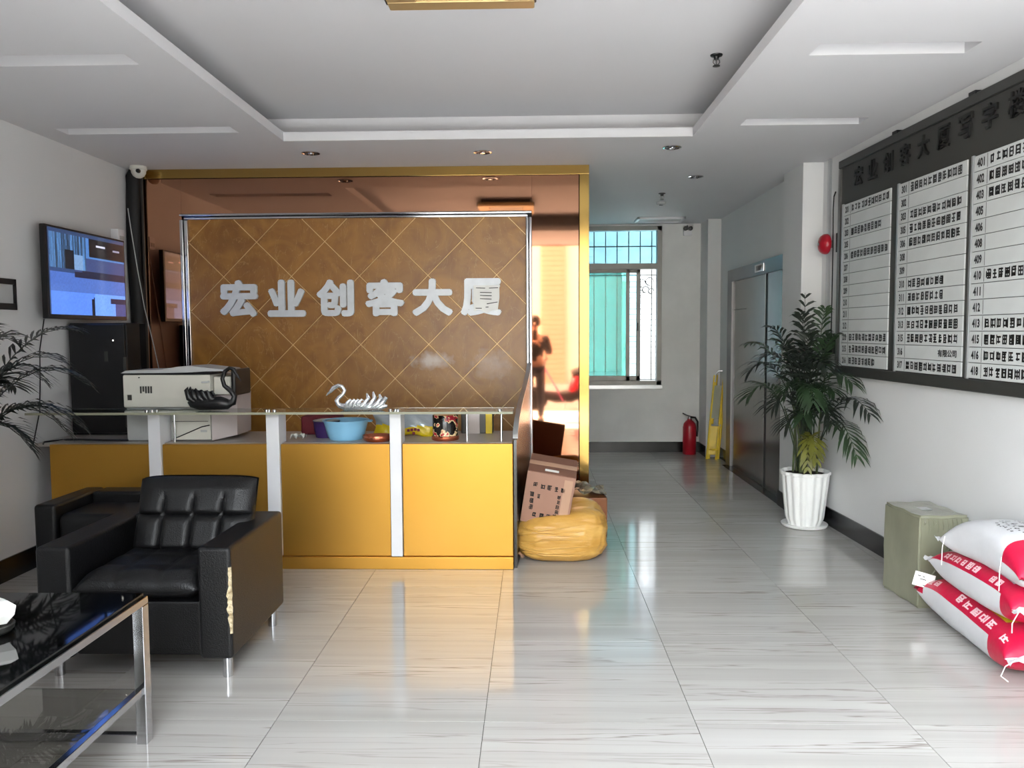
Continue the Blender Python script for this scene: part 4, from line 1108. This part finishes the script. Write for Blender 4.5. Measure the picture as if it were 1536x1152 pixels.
for k, (x, y, z, lf) in enumerate(FR):
    a = rng.random() * 6.28
    p0 = Vector((pc[0] + .06 * math.cos(a), pc[1] + .06 * math.sin(a), .45 if k % 3 else .7)); p2 = Vector((x, y, z))
    p1 = p0.lerp(p2, .45); p1.z = max(p0.z, p2.z) * .75 + .25 * p0.z + lf + .12
    if k == 0: p1 = p0.lerp(p2, .5)
    fr = frond(p0, p1, p2, 11 + k % 4, .20 + .03 * rng.random(), .0105, .5 + .3 * rng.random(), rng, t0=.38, ang=48)
    fr.build('frond', 'leaf' if k % 2 else 'leaf_dark', pp, recalc=False, angle=80)
for (x, y, z) in ((2.03, 5.93, .45), (2.09, 5.92, .52)):
    p0 = Vector((pc[0], pc[1], .42)); p2 = Vector((x, y, z)); p1 = p0.lerp(p2, .5); p1.z = .95
    frond(p0, p1, p2, 11, .13, .011, .4, rng, t0=.4, ang=45).build('frond', 'leaf_y', pp, recalc=False, label='yellowing lower frond')

lp = thing('corner_palm', (-2.99, 3.86, 0), 'dark feathery palm at the left edge by the wall', 'potted plant')
lc = (-2.99, 3.86)
b = MB(); b.lathe([(.10, 0), (.115, .02), (.155, .34), (.165, .35), (.165, .37), (.15, .368), (.14, .34), (.003, .33)], (*lc, .001), 40); b.build('pot', 'pot', lp, angle=35)
b = MB(); b.lathe([(.14, .345), (.003, .352)], (*lc, .001), 20); b.build('soil', 'soil', lp)
for k in range(5):
    a = k * 1.3; b = MB(); b.tube([(lc[0] + .05 * math.cos(a), lc[1] + .05 * math.sin(a), .35), (lc[0] + .03 * math.cos(a), lc[1] + .06 * math.sin(a), .8)], [.012, .008], 6); b.build('cane', 'stem', lp)
LF = [(-2.52, 4.35, 1.52, .1), (-2.40, 4.25, 1.22, .35), (-2.42, 4.2, 1.0, .4), (-2.55, 4.3, .95, .45), (-2.62, 4.2, 1.25, .3), (-2.75, 4.2, 1.45, .2), (-3.05, 4.35, 1.5, .2), (-2.9, 4.4, 1.2, .3), (-2.6, 4.05, .9, .4), (-3.1, 3.5, 1.3, .2), (-2.6, 3.6, 1.2, .3), (-2.48, 4.15, 1.35, .2)]
for k, (x, y, z, lf) in enumerate(LF):
    p0 = Vector((lc[0], lc[1], .6)); p2 = Vector((x, y, z)); p1 = p0.lerp(p2, .5); p1.z = max(p0.z, p2.z) + lf
    frond(p0, p1, p2, 19, .25, .0115, .45, rng, t0=.3, ang=66).build('frond', 'leaf_dark', lp, recalc=False, angle=80)

# ------------------------------------------------------------------ goods by the counter end: box, bag, crate
t = thing('brown_carton', (.38, 5.95, 0), 'low reddish brown carton on the floor at the foot of the gold strip', 'carton')
bx('body', 'brown_box', t, .16, .53, 5.72, 6.1, 0.001, .30, .01)
b = MB(); rng = random.Random(2)
b.grid(lambda u, v: Vector((.2 + .33 * u, 5.74 + .3 * v, .303 + .05 * abs(math.sin(u * 6 + 2 * v)) * (1 - abs(2 * u - 1)) + rng.random() * .03)), 12, 8); b.build('film', 'clear_film', t, angle=20)
# bulging yellow bag
rng = random.Random(6)
def bag_pt(u, v):
    th = 2 * math.pi * u; ph = math.pi * (v - .5)
    ce, se = math.cos(ph), math.sin(ph)
    sp = lambda q, e: math.copysign(abs(q) ** e, q)
    x = .305 * sp(math.cos(th), .6) * abs(ce) ** .5; y = .22 * sp(math.sin(th), .7) * abs(ce) ** .5
    z = .165 * sp(se, .75)
    rip = 1 + .014 * math.sin(9 * th + 5 * se) + .012 * math.sin(15 * se + 3 * th) + .010 * math.sin(22 * th - 9 * se) * abs(math.sin(5 * th + 2)) + .008 * math.sin(31 * se + 11 * th)
    z2 = z * (1 + .25 * (x / .3) * (1 if z > 0 else 0)) 
    if z > 0: z2 += .07 * max(0, math.cos((x - .10) * 4)) * max(0, y / .22 + .1) * abs(ce) ** .3
    return Vector((.18 + x * rip, 5.28 + y * rip, .158 + max(-.157, z2)))
yb = thing('yellow_bag', (.18, 5.32, 0), 'bulging yellow plastic bag on the floor beside the counter', 'bag')
b = MB(); b.grid(bag_pt, 110, 48, cu=True); bmesh.ops.remove_doubles(b.bm, verts=b.bm.verts[:], dist=.002); b.build('bag_body', 'bag_yellow', yb, angle=75)
for k in range(7):
    b = MB(); z0 = .06 + .028 * k
    pts = [(-.10 + .09 * q, 5.105 - .012 * math.sin(1 + q * .6) - .0, z0 + .018 * math.sin(q * 1.1 + k * .8) + .01 * q) for q in range(6)]
    pts = []
    for q in range(8):
        u = .58 + .034 * q + .012 * math.sin(k); v = .34 + .05 * k + .02 * math.sin(q * .8 + k * 1.3)
        p = bag_pt(u, min(.9, v)); pts.append(p + Vector((0, -.0015, 0)))
    b.tube(pts, [.001, .006, .007, .006, .007, .006, .004, .001], 6); b.build('fold', 'bag_yellow', yb, angle=70)
b = MB(); b.tube([(-.09, 5.2, .19), (-.118, 5.19, .20), (-.125, 5.18, .24), (-.10, 5.17, .25)], [.014, .018, .014, .006], 8); b.build('tied_neck', 'bag_yellow', yb)
# tilted cardboard box resting on the bag, leaning on the wing
cbx = thing('cardboard_box', (.08, 5.32, .24), 'tilted brown cardboard box resting on the yellow bag', 'box')
cm = Matrix.Translation((-.093, 5.17, .262)) @ Matrix.Rotation(R(15), 4, 'X') @ Matrix.Rotation(R(8.5), 4, 'Y') @ Matrix.Rotation(R(-5), 4, 'Z')
BW, BD, BH = .315, .29, .365
b = MB(); b.box(0, BW, 0, BD, 0, BH, .006, mtx=cm); b.build('carton', 'card', cbx)
b = MB(); b.box(.004, BW / 1 - .004, .004, BD / 2 - .002, BH, BH + .004, mtx=cm); b.build('flap', 'card_top', cbx)
b = MB(); b.box(.004, BW - .004, BD / 2 + .002, BD - .004, BH, BH + .004, mtx=cm); b.build('flap', 'card_top', cbx)
b = MB(); b.box(.0, BW, BD / 2 - .03, BD / 2 + .03, BH + .0042, BH + .005, mtx=cm); b.build('tape_strip', 'tape', cbx)
b = MB(); b.box(.11, .20, .035, .065, BH + .0045, BH + .0055, mtx=cm); b.build('label_sticker', 'paper', cbx)
b = MB(); b.box(.245, .30, -.0012, 0.0, .03, BH - .02, mtx=cm); b.build('tape_strip', 'tape', cbx)
rng = random.Random(31)
b = MB()
for (gx, gz, sx, sz) in ((.10, .255, .03, .036), (.142, .255, .03, .036), (.188, .252, .028, .036), (.228, .25, .03, .036), (.05, .265, .03, .03),
                         (.035, .19, .03, .035), (.04, .145, .03, .035), (.04, .10, .03, .035), (.085, .185, .022, .03), (.07, .05, .03, .034), (.12, .05, .03, .034), (.165, .05, .026, .034),
                         (.215, .20, .022, .03), (.215, .165, .022, .03), (.215, .13, .022, .03), (.215, .095, .022, .03), (.205, .06, .024, .034)):
    for (a, c, e, f) in glyph_rects(rng): b.box(gx + a * sx, gx + e * sx, -.0012, .0005, gz + c * sz, gz + f * sz, mtx=cm)
tag(b.build('printed_marks', 'ink', cbx), kind='stuff')

# ------------------------------------------------------------------ wrapped box and rice sacks by the right wall
gb = thing('wrapped_box', (2.18, 4.45, 0), 'olive grey film-wrapped box on the floor by the right wall', 'box')
rng = random.Random(8)
gm = Matrix.Translation((2.062, 4.272, 0.001)) @ Matrix.Rotation(R(4.5), 4, 'Z')
b2 = bmesh.new(); bmesh.ops.create_cube(b2, size=1)
bmesh.ops.bevel(b2, geom=b2.edges[:], offset=.03, segments=3, affect='EDGES'); bmesh.ops.subdivide_edges(b2, edges=b2.edges[:], cuts=3, use_grid_fill=True)
for v in b2.verts:
    n = .004 * math.sin(v.co.x * 17 + v.co.z * 9) + .004 * math.sin(v.co.y * 13 + v.co.z * 15)
    v.co = Vector(((v.co.x + .5) * .272 + n, (v.co.y + .5) * .375 + n, (v.co.z + .5) * .50 + .5 * n))
b = MB(); b.merge(b2, mtx=gm); b.build('wrapped_body', 'olive_wrap', gb, angle=60)
rng = random.Random(18)
for k in range(13):
    b = MB(); x0 = .01 + .016 * k; z0 = .10 + .022 * k + rng.uniform(-.02, .02); ln = rng.uniform(.07, .16)
    b.tube([gm @ Vector(q) for q in ((x0, -.001, z0), (x0 + .3 * ln, -.006, z0 + .42 * ln), (x0 + .65 * ln, -.005, z0 + .8 * ln), (min(.262, x0 + ln), -.001, min(.47, z0 + 1.0 * ln)))], [.001, .006, .005, .001], 6)
    b.build('film_fold', 'olive_wrap', gb)
for k in range(9):
    b = MB(); x0 = .02 + .026 * k; z1 = .485; ln = rng.uniform(.03, .09)
    b.tube([gm @ Vector(q) for q in ((x0, .0, z1), (x0 + .008, -.005, z1 - .5 * ln), (x0 + .004, -.001, z1 - ln))], [.002, .0055, .001], 6)
    b.build('film_fold', 'olive_wrap', gb)
b = MB(); b.box(.10, .16, .16, .22, .5005, .503, .001, mtx=gm); b.build('shipping_label', 'printer_grey', gb)

# rice sacks: pillow shape, ends pinched, bands of print as materials along the girth
def sack(name, near, far, wid, thk, zc, yaw_label, bands, seed, sag=0.0, roll=0.0):
    label = yaw_label
    near, far = Vector(near), Vector(far)
    axis = far - near; Ln = axis.length; ax_ = axis.normalized(); sd = Vector((ax_.y, -ax_.x, 0))   # sd: towards +x (wall)
    rng = random.Random(seed); ph = [rng.random() * 6 for _ in range(6)]
    def pt(s, t, off=0.0):
        # s 0..1 near->far, t 0..1 round the girth, starting at the room side going up
        th = 2 * math.pi * t
        e = max(0.0, 1 - abs(2 * s - 1) ** 5) ** .55
        e2 = max(.10, e)
        wsc = .5 * wid * (1 + .10 * (abs(2 * s - 1) ** 6)) 
        c, n = math.cos(th), math.sin(th)
        x = -wsc * math.copysign(abs(c) ** .62, c); z = .5 * thk * e2 * math.copysign(abs(n) ** .75, n)
        wr = 1 + .018 * math.sin(14 * s + 3 * th + ph[0]) + .014 * math.sin(23 * s - 2 * th + ph[1])
        x *= 1 + .03 * math.sin(6 * s + ph[2]); z *= wr
        z += .012 * math.sin(5 * s + ph[3]) * (1 if n > 0 else .3) + sag * (abs(2 * s - 1) ** 3) + roll * x
        p = near + axis * s + sd * x + Vector((0, 0, zc + z))
        nrm = (sd * (-c) + Vector((0, 0, n))).normalized()
        return p + nrm * off
    t = thing(name, ((near + far) / 2 + Vector((0, 0, zc - thk / 2)))[:], label, 'sack', 'stack of rice sacks by the right wall')
    def mi(s_, t_):
        for (s0, s1, t0, t1, k) in bands:
            if s0 <= s_ <= s1 and (t0 <= t_ <= t1): return k
        return 0
    b = MB()
    NS, NT = 48, 40
    vs = [[b.bm.verts.new(pt(i / NS, j / NT)) for j in range(NT)] for i in range(NS + 1)]
    for i in range(NS):
        for j in range(NT):
            f = b.bm.faces.new((vs[i][j], vs[i][(j + 1) % NT], vs[i + 1][(j + 1) % NT], vs[i + 1][j])); f.material_index = mi((i + .5) / NS, (j + .5) / NT)
    b.bm.faces.new(vs[0][::-1]); b.bm.faces.new(vs[-1])
    zfl = min(v.co.z for v in b.bm.verts)
    b.build('sack_body', ['sack_white', 'sack_red', 'sack_yellow'], t, angle=75)
    return t, pt
def sack_text(t, pt, s0, s1, t0, t1, n, m, seed, skip=()):
    rng = random.Random(seed); b = MB(); ds = (s1 - s0) / n
    for k in range(n):
        if k in skip: continue
        sa = s1 - (k + 1) * ds
        for (a, c, e, f) in glyph_rects(rng):
            # text runs from far to near as seen from the room
            S = lambda q: sa + ds * .8 * (1 - q); T_ = lambda q: t0 + (t1 - t0) * q
            NQ = 3
            for q in range(NQ):
                a0, a1 = a + (e - a) * q / NQ, a + (e - a) * (q + 1) / NQ
                b.quad(pt(S(a0), T_(c), .003), pt(S(a1), T_(c), .003), pt(S(a1), T_(f), .003), pt(S(a0), T_(f), .003))
    tag(b.build('print', m, t, recalc=False), kind='stuff')
red_side = lambda a, c: [(0, 1, a, c, 1)]
s1, p1_ = sack('rice_sack', (2.155, 3.34, 0), (2.205, 4.22, 0), .305, .215, .112, 'bottom sack of the stack, red band and yellow print, lying on the floor',
               [(0, .20, 0, 1, 1), (.93, 1, 0, .3, 1), (0, 1, .06, .19, 1), (0, 1, .19, .205, 0), (.20, 1, .205, .30, 2)], 3)
sack_text(s1, p1_, .20, .62, .085, .16, 5, 'pink_ink', 5); sack_text(s1, p1_, .80, .93, .085, .15, 2, 'pink_ink', 6); sack_text(s1, p1_, .05, .14, .085, .15, 1, 'pink_ink', 15)
s2, p2_ = sack('rice_sack', (2.175, 3.36, 0), (2.195, 4.12, 0), .30, .195, .306, 'middle sack of the stack, white belly with red band of lettering',
               [(0, .14, 0, 1, 1), (.14, 1, .05, .18, 1)], 5, sag=.012)
sack_text(s2, p2_, .42, .86, .075, .145, 6, 'pink_ink', 8); sack_text(s2, p2_, .18, .30, .075, .145, 2, 'pink_ink', 9)
s3, p3_ = sack('rice_sack', (2.20, 3.33, 0), (2.19, 3.98, 0), .32, .205, .496, 'top white sack of the stack with small black handwriting',
               [(0, .22, 0, .30, 1), (.97, 1, .1, .25, 1)], 9, sag=-.035)
def small_print(t, pt, rows, m, seed):
    rng = random.Random(seed); b = MB()
    for (s0, s1, t0, dt, n) in rows:
        for k in range(n):
            sa = s1 - (s1 - s0) * (k + 1) / n; ds = (s1 - s0) / n * .75
            for q in range(3):
                a, c = rng.random() * .6, rng.random() * .7
                b.quad(pt(sa + ds * a, t0 + dt * c, .003), pt(sa + ds * (a + .4), t0 + dt * c, .003), pt(sa + ds * (a + .4), t0 + dt * (c + .2), .003), pt(sa + ds * a, t0 + dt * (c + .2), .003))
    tag(b.build('handwriting', m, t, recalc=False), kind='stuff')
small_print(s3, p3_, [(.30, .62, .26, .03, 9), (.30, .60, .225, .03, 8), (.34, .56, .19, .03, 6), (.38, .5, .30, .02, 4)], 'ink', 3)
# sewn ends, loose threads and tag
def ear(t, pt, s, m, seed, L=.05):
    rng = random.Random(seed); b = MB()
    base = [pt(s, .5 * k / 8) for k in range(9)]
    mid = sum((pt(s, .5 * k / 8) + pt(s, 1 - .5 * k / 8) for k in range(9)), Vector()) / 18
    dr = (pt(s, .25) - pt(.5, .25)); dr.z = 0; dr.normalize()
    rows = []
    for q in range(4):
        rows.append([Vector((p.x, p.y, mid.z + (p.z - mid.z) * (1 - .3 * q))) + dr * L * q / 3 + Vector((0, 0, .012 * math.sin(k * 1.7 + q + seed))) for k, p in enumerate(base)])
    b.ring_strip(rows, closed=False, cap=False); b.build('sewn_end', m, t, recalc=False, angle=80)
ear(s1, p1_, 1.0, 'sack_red', 1, .06); ear(s1, p1_, 0.0, 'sack_white', 2, .05); ear(s2, p2_, 1.0, 'sack_white', 3, .05); ear(s2, p2_, 0.0, 'sack_white', 4, .05); ear(s3, p3_, 1.0, 'sack_white', 5, .04); ear(s3, p3_, 0, 'sack_red', 6, .05)
def thread(t, pts): b = MB(); b.tube(pts, .0022, 5); b.build('thread', 'thread', t)
a = p3_(.93, .02); thread(s3, [a + Vector((-.004, 0, 0)), a + Vector((-.02, -.01, -.05)), a + Vector((-.022, -.01, -.14))])
a = p3_(.22, .02); thread(s3, [a + Vector((-.006, 0, 0)), a + Vector((-.012, 0, -.06)), a + Vector((-.012, 0, -.15))])
a = p1_(.0, .1); thread(s1, [a + Vector((-.004, -.05, .01)), a + Vector((-.04, -.04, -.02)), a + Vector((-.045, -.02, -.07)), a + Vector((-.02, -.03, -.09))])
a = p2_(.0, .05); thread(s2, [a + Vector((-.004, -.05, .01)), a + Vector((-.03, -.05, -.04)), a + Vector((-.03, -.05, -.08))])
b = MB(); a = p1_(.955, .12)
tm = Matrix.Translation(a + Vector((-.025, -.012, .012))) @ Matrix.Rotation(R(14), 4, 'Y') @ Matrix.Rotation(R(-12), 4, 'Z')
b.box(-.05, .05, -.0015, .0015, -.03, .045, mtx=tm); tg_ = b.build('paper_tag', 'paper', s1, label='white paper tag at the far end')
b = MB()
for (x0, x1, z) in ((-.035, -.02, .025), (-.01, .0, .025), (.0, .03, -.02), (-.02, .01, .01)): b.box(x0, x1, -.0026, -.0015, z - .002, z + .002, mtx=tm)
tag(b.build('tag_print', 'ink', tg_), kind='stuff')

# ------------------------------------------------------------------ street side, seen only in the polished steel: photographer and a parked scooter
def skin_mesh(verts, edges, radii, root=0, sub=1):
    me = bpy.data.meshes.new('sk'); me.from_pydata([Vector(v) for v in verts], edges, [])
    o = bpy.data.objects.new('sk', me); COL.objects.link(o)
    md = o.modifiers.new('skin', 'SKIN'); md.use_smooth_shade = True
    for i, r in enumerate(radii):
        r = r if isinstance(r, tuple) else (r, r)
        me.skin_vertices[0].data[i].radius = r
        me.skin_vertices[0].data[i].use_root = (i == root)
    ss = o.modifiers.new('sub', 'SUBSURF'); ss.levels = sub; ss.render_levels = sub
    dg = bpy.context.evaluated_depsgraph_get(); dg.update()
    out = bpy.data.meshes.new_from_object(o.evaluated_get(dg))
    b = bmesh.new(); b.from_mesh(out); bpy.data.objects.remove(o); bpy.data.meshes.remove(me); bpy.data.meshes.remove(out)
    return b
PX, PY = .02, -.36
pe = thing('person', (PX, PY, 0), 'person in a dark jacket taking the photograph, reflected in the steel wall', 'person')
V = [(0, 0, .92), (0, .0, 1.12), (0, -.01, 1.34), (0, 0, 1.46), (0, .02, 1.52), (0, .03, 1.60), (0, .03, 1.68),
     (-.19, -.01, 1.38), (-.25, .06, 1.14), (-.10, .26, 1.36), (-.08, .29, 1.40),
     (.19, -.01, 1.38), (.25, .06, 1.14), (.10, .26, 1.36), (.08, .29, 1.40),
     (-.09, 0, .86), (-.10, .01, .48), (-.10, -.02, .08), (-.10, .12, .04), (.09, 0, .86), (.10, .01, .48), (.10, -.02, .08), (.10, .12, .04)]
Eg = [(0, 1), (1, 2), (2, 3), (3, 4), (4, 5), (5, 6), (2, 7), (7, 8), (8, 9), (9, 10), (2, 11), (11, 12), (12, 13), (13, 14), (0, 15), (15, 16), (16, 17), (17, 18), (0, 19), (19, 20), (20, 21), (21, 22)]
Rr = [(.14, .10), (.13, .10), (.15, .11), .055, .052, (.075, .09), (.07, .085), .055, .045, .032, .03, .055, .045, .032, .03, .085, .06, .042, .035, .085, .06, .042, .035]
bb = skin_mesh([(PX + v[0], PY + v[1], v[2]) for v in V], Eg, Rr)
b = MB(); b.merge(bb); b.build('body', 'skin', pe, angle=80)
def cloth(ids, edges, grow, name, m):
    vs = [(PX + V[i][0], PY + V[i][1], V[i][2]) for i in ids]; ix = {i: k for k, i in enumerate(ids)}
    rr = [tuple(q + grow for q in (Rr[i] if isinstance(Rr[i], tuple) else (Rr[i], Rr[i]))) for i in ids]
    b = MB(); b.merge(skin_mesh(vs, [(ix[a], ix[c]) for a, c in edges], rr)); return b.build(name, m, pe, angle=80)
cloth([0, 1, 2, 7, 8, 9, 11, 12, 13], [(0, 1), (1, 2), (2, 7), (7, 8), (8, 9), (2, 11), (11, 12), (12, 13)], .014, 'jacket', 'jacket')
cloth([0, 15, 16, 17, 19, 20, 21], [(0, 15), (15, 16), (16, 17), (0, 19), (19, 20), (20, 21)], .012, 'trousers', 'trousers')
for s in (-1, 1):
    b = MB(); b.box(PX + s * .10 - .05, PX + s * .10 + .05, PY - .08, PY + .18, 0, .085, .03, 3); b.build('shoe', 'black_matte', pe)
b = MB(); b.lathe([(.002, .105), (.05, .10), (.085, .06), (.096, 0), (.094, -.05), (.08, -.08)], (PX, PY + .015, 1.665), 20, cap=False); b.build('hair', 'hair', pe, angle=80, recalc=False)
b = MB()
b.tube([(PX, PY + .115, 1.645), (PX, PY + .138, 1.62), (PX, PY + .115, 1.605)], [.008, .015, .01], 8); b.build('nose', 'skin', pe)
for s in (-1, 1):
    b = MB(); b.lathe([(.012, -.006), (.013, 0), (.009, .006), (.002, .008)], (PX + s * .032, PY + .112, 1.65), 10, axis='y'); b.build('eye', 'black', pe)
    b = MB(); b.tube([(PX + s * .078, PY + .03, 1.61), (PX + s * .09, PY + .02, 1.65), (PX + s * .08, PY + .02, 1.67)], [.01, .018, .008], 8, flat=.5); b.build('ear', 'skin', pe)
    # fingers round the phone edges and a thumb on its back
    for k in range(4):
        b = MB(); x0, z0 = PX + s * .075, 1.385 + .02 * k
        ln = (.9, 1.05, 1.0, .85)[k]
        b.tube([(x0, PY + .295, z0), (x0 + s * .006, PY + .325, z0 + .005), (x0 - s * .012 * ln, PY + .3475, z0 + .006), (x0 - s * .03 * ln, PY + .347, z0 + .006)], [.0095, .009, .008, .006], 7); b.build('finger', 'skin', pe, angle=80)
    b = MB(); b.tube([(PX + s * .07, PY + .275, 1.395), (PX + s * .055, PY + .295, 1.43), (PX + s * .04, PY + .317, 1.46)], [.011, .010, .007], 7); b.build('thumb', 'skin', pe, angle=80)
b = MB(); b.tube([(PX - .02, PY + .118, 1.578), (PX, PY + .123, 1.577), (PX + .02, PY + .118, 1.578)], .006, 6); b.build('mouth', 'fade_red', pe)
ph = thing('phone', (PX, PY + .33, 1.37), 'black phone held up in both hands of the person', 'phone')
bx('case', 'black', ph, PX - .04, PX + .04, PY + .326, PY + .335, 1.36, 1.522, .004); bx('screen', 'black_glass', ph, PX - .036, PX + .036, PY + .3245, PY + .326, 1.365, 1.518)
# scooter with a pink quilted cover, standing side-on across the road edge
sc = thing('scooter', (.55, -3.4, -.1), 'parked scooter with a pink quilted leg cover, reflected in the steel wall', 'scooter')
SY, SZ = -3.4, -.1
for x in (.05, 1.15):
    b = MB(); b.lathe([(.16, -.05), (.24, -.045), (.245, 0), (.24, .045), (.16, .05)], (x, SY, SZ + .245), 28, axis='y'); b.build('wheel', 'rubber', sc, angle=60)
    b = MB(); b.lathe([(.158, -.03), (.158, .03)], (x, SY, SZ + .245), 20, axis='y'); b.build('hub', 'alu', sc)
b = MB(); b.tube([(.20, SY, SZ + .32), (.45, SY, SZ + .27), (.75, SY, SZ + .30), (1.05, SY, SZ + .42)], [.09, .11, .14, .12], 10); b.build('frame_body', 'black', sc, angle=70)
b = MB(); b.tube([(.78, SY, SZ + .72), (.95, SY, SZ + .76), (1.2, SY, SZ + .78)], [.10, .13, .08], 12, flat=1.1); b.build('seat', 'black_matte', sc, angle=70)
b = MB(); b.tube([(.80, SY, SZ + .35), (.90, SY, SZ + .65), (1.1, SY, SZ + .7)], [.12, .14, .08], 10); b.build('side_panel', 'red', sc, angle=70)
b = MB(); b.tube([(.05, SY, SZ + .25), (.14, SY, SZ + .6), (.22, SY, SZ + 1.0)], .035, 10); b.build('fork', 'steel', sc)
b = MB(); b.tube([(.28, SY - .30, SZ + 1.06), (.24, SY - .12, SZ + 1.03), (.22, SY, SZ + 1.0), (.24, SY + .12, SZ + 1.03), (.28, SY + .30, SZ + 1.06)], .016, 8); b.build('handlebar', 'black', sc)
b = MB(); b.grid(lambda u, v: Vector((.14 + .42 * v + .05 * math.sin(3 * u) - .12 * (1 - abs(2 * u - 1)) * (1 - v), SY + (u - .5) * .74, SZ + 1.04 - .80 * v + .03 * math.sin(6 * u))), 14, 12); b.build('leg_cover', 'pink_quilt', sc, angle=80)
for s_ in (-1, 1):
    b = MB(); b.tube([(.26, SY + s_ * .22, SZ + 1.05), (.25, SY + s_ * .30, SZ + 1.22), (.25, SY + s_ * .32, SZ + 1.30)], .006, 6); b.lathe([(.002, -.006), (.04, -.004), (.04, .004), (.002, .006)], (.25, SY + s_ * .32, SZ + 1.33), 12, axis='x'); b.build('mirror', 'black', sc)
b = MB(); b.tube([(.65, SY + .05, SZ + .3), (.62, SY + .22, SZ + .01)], .012, 6); b.build('kickstand', 'steel', sc)
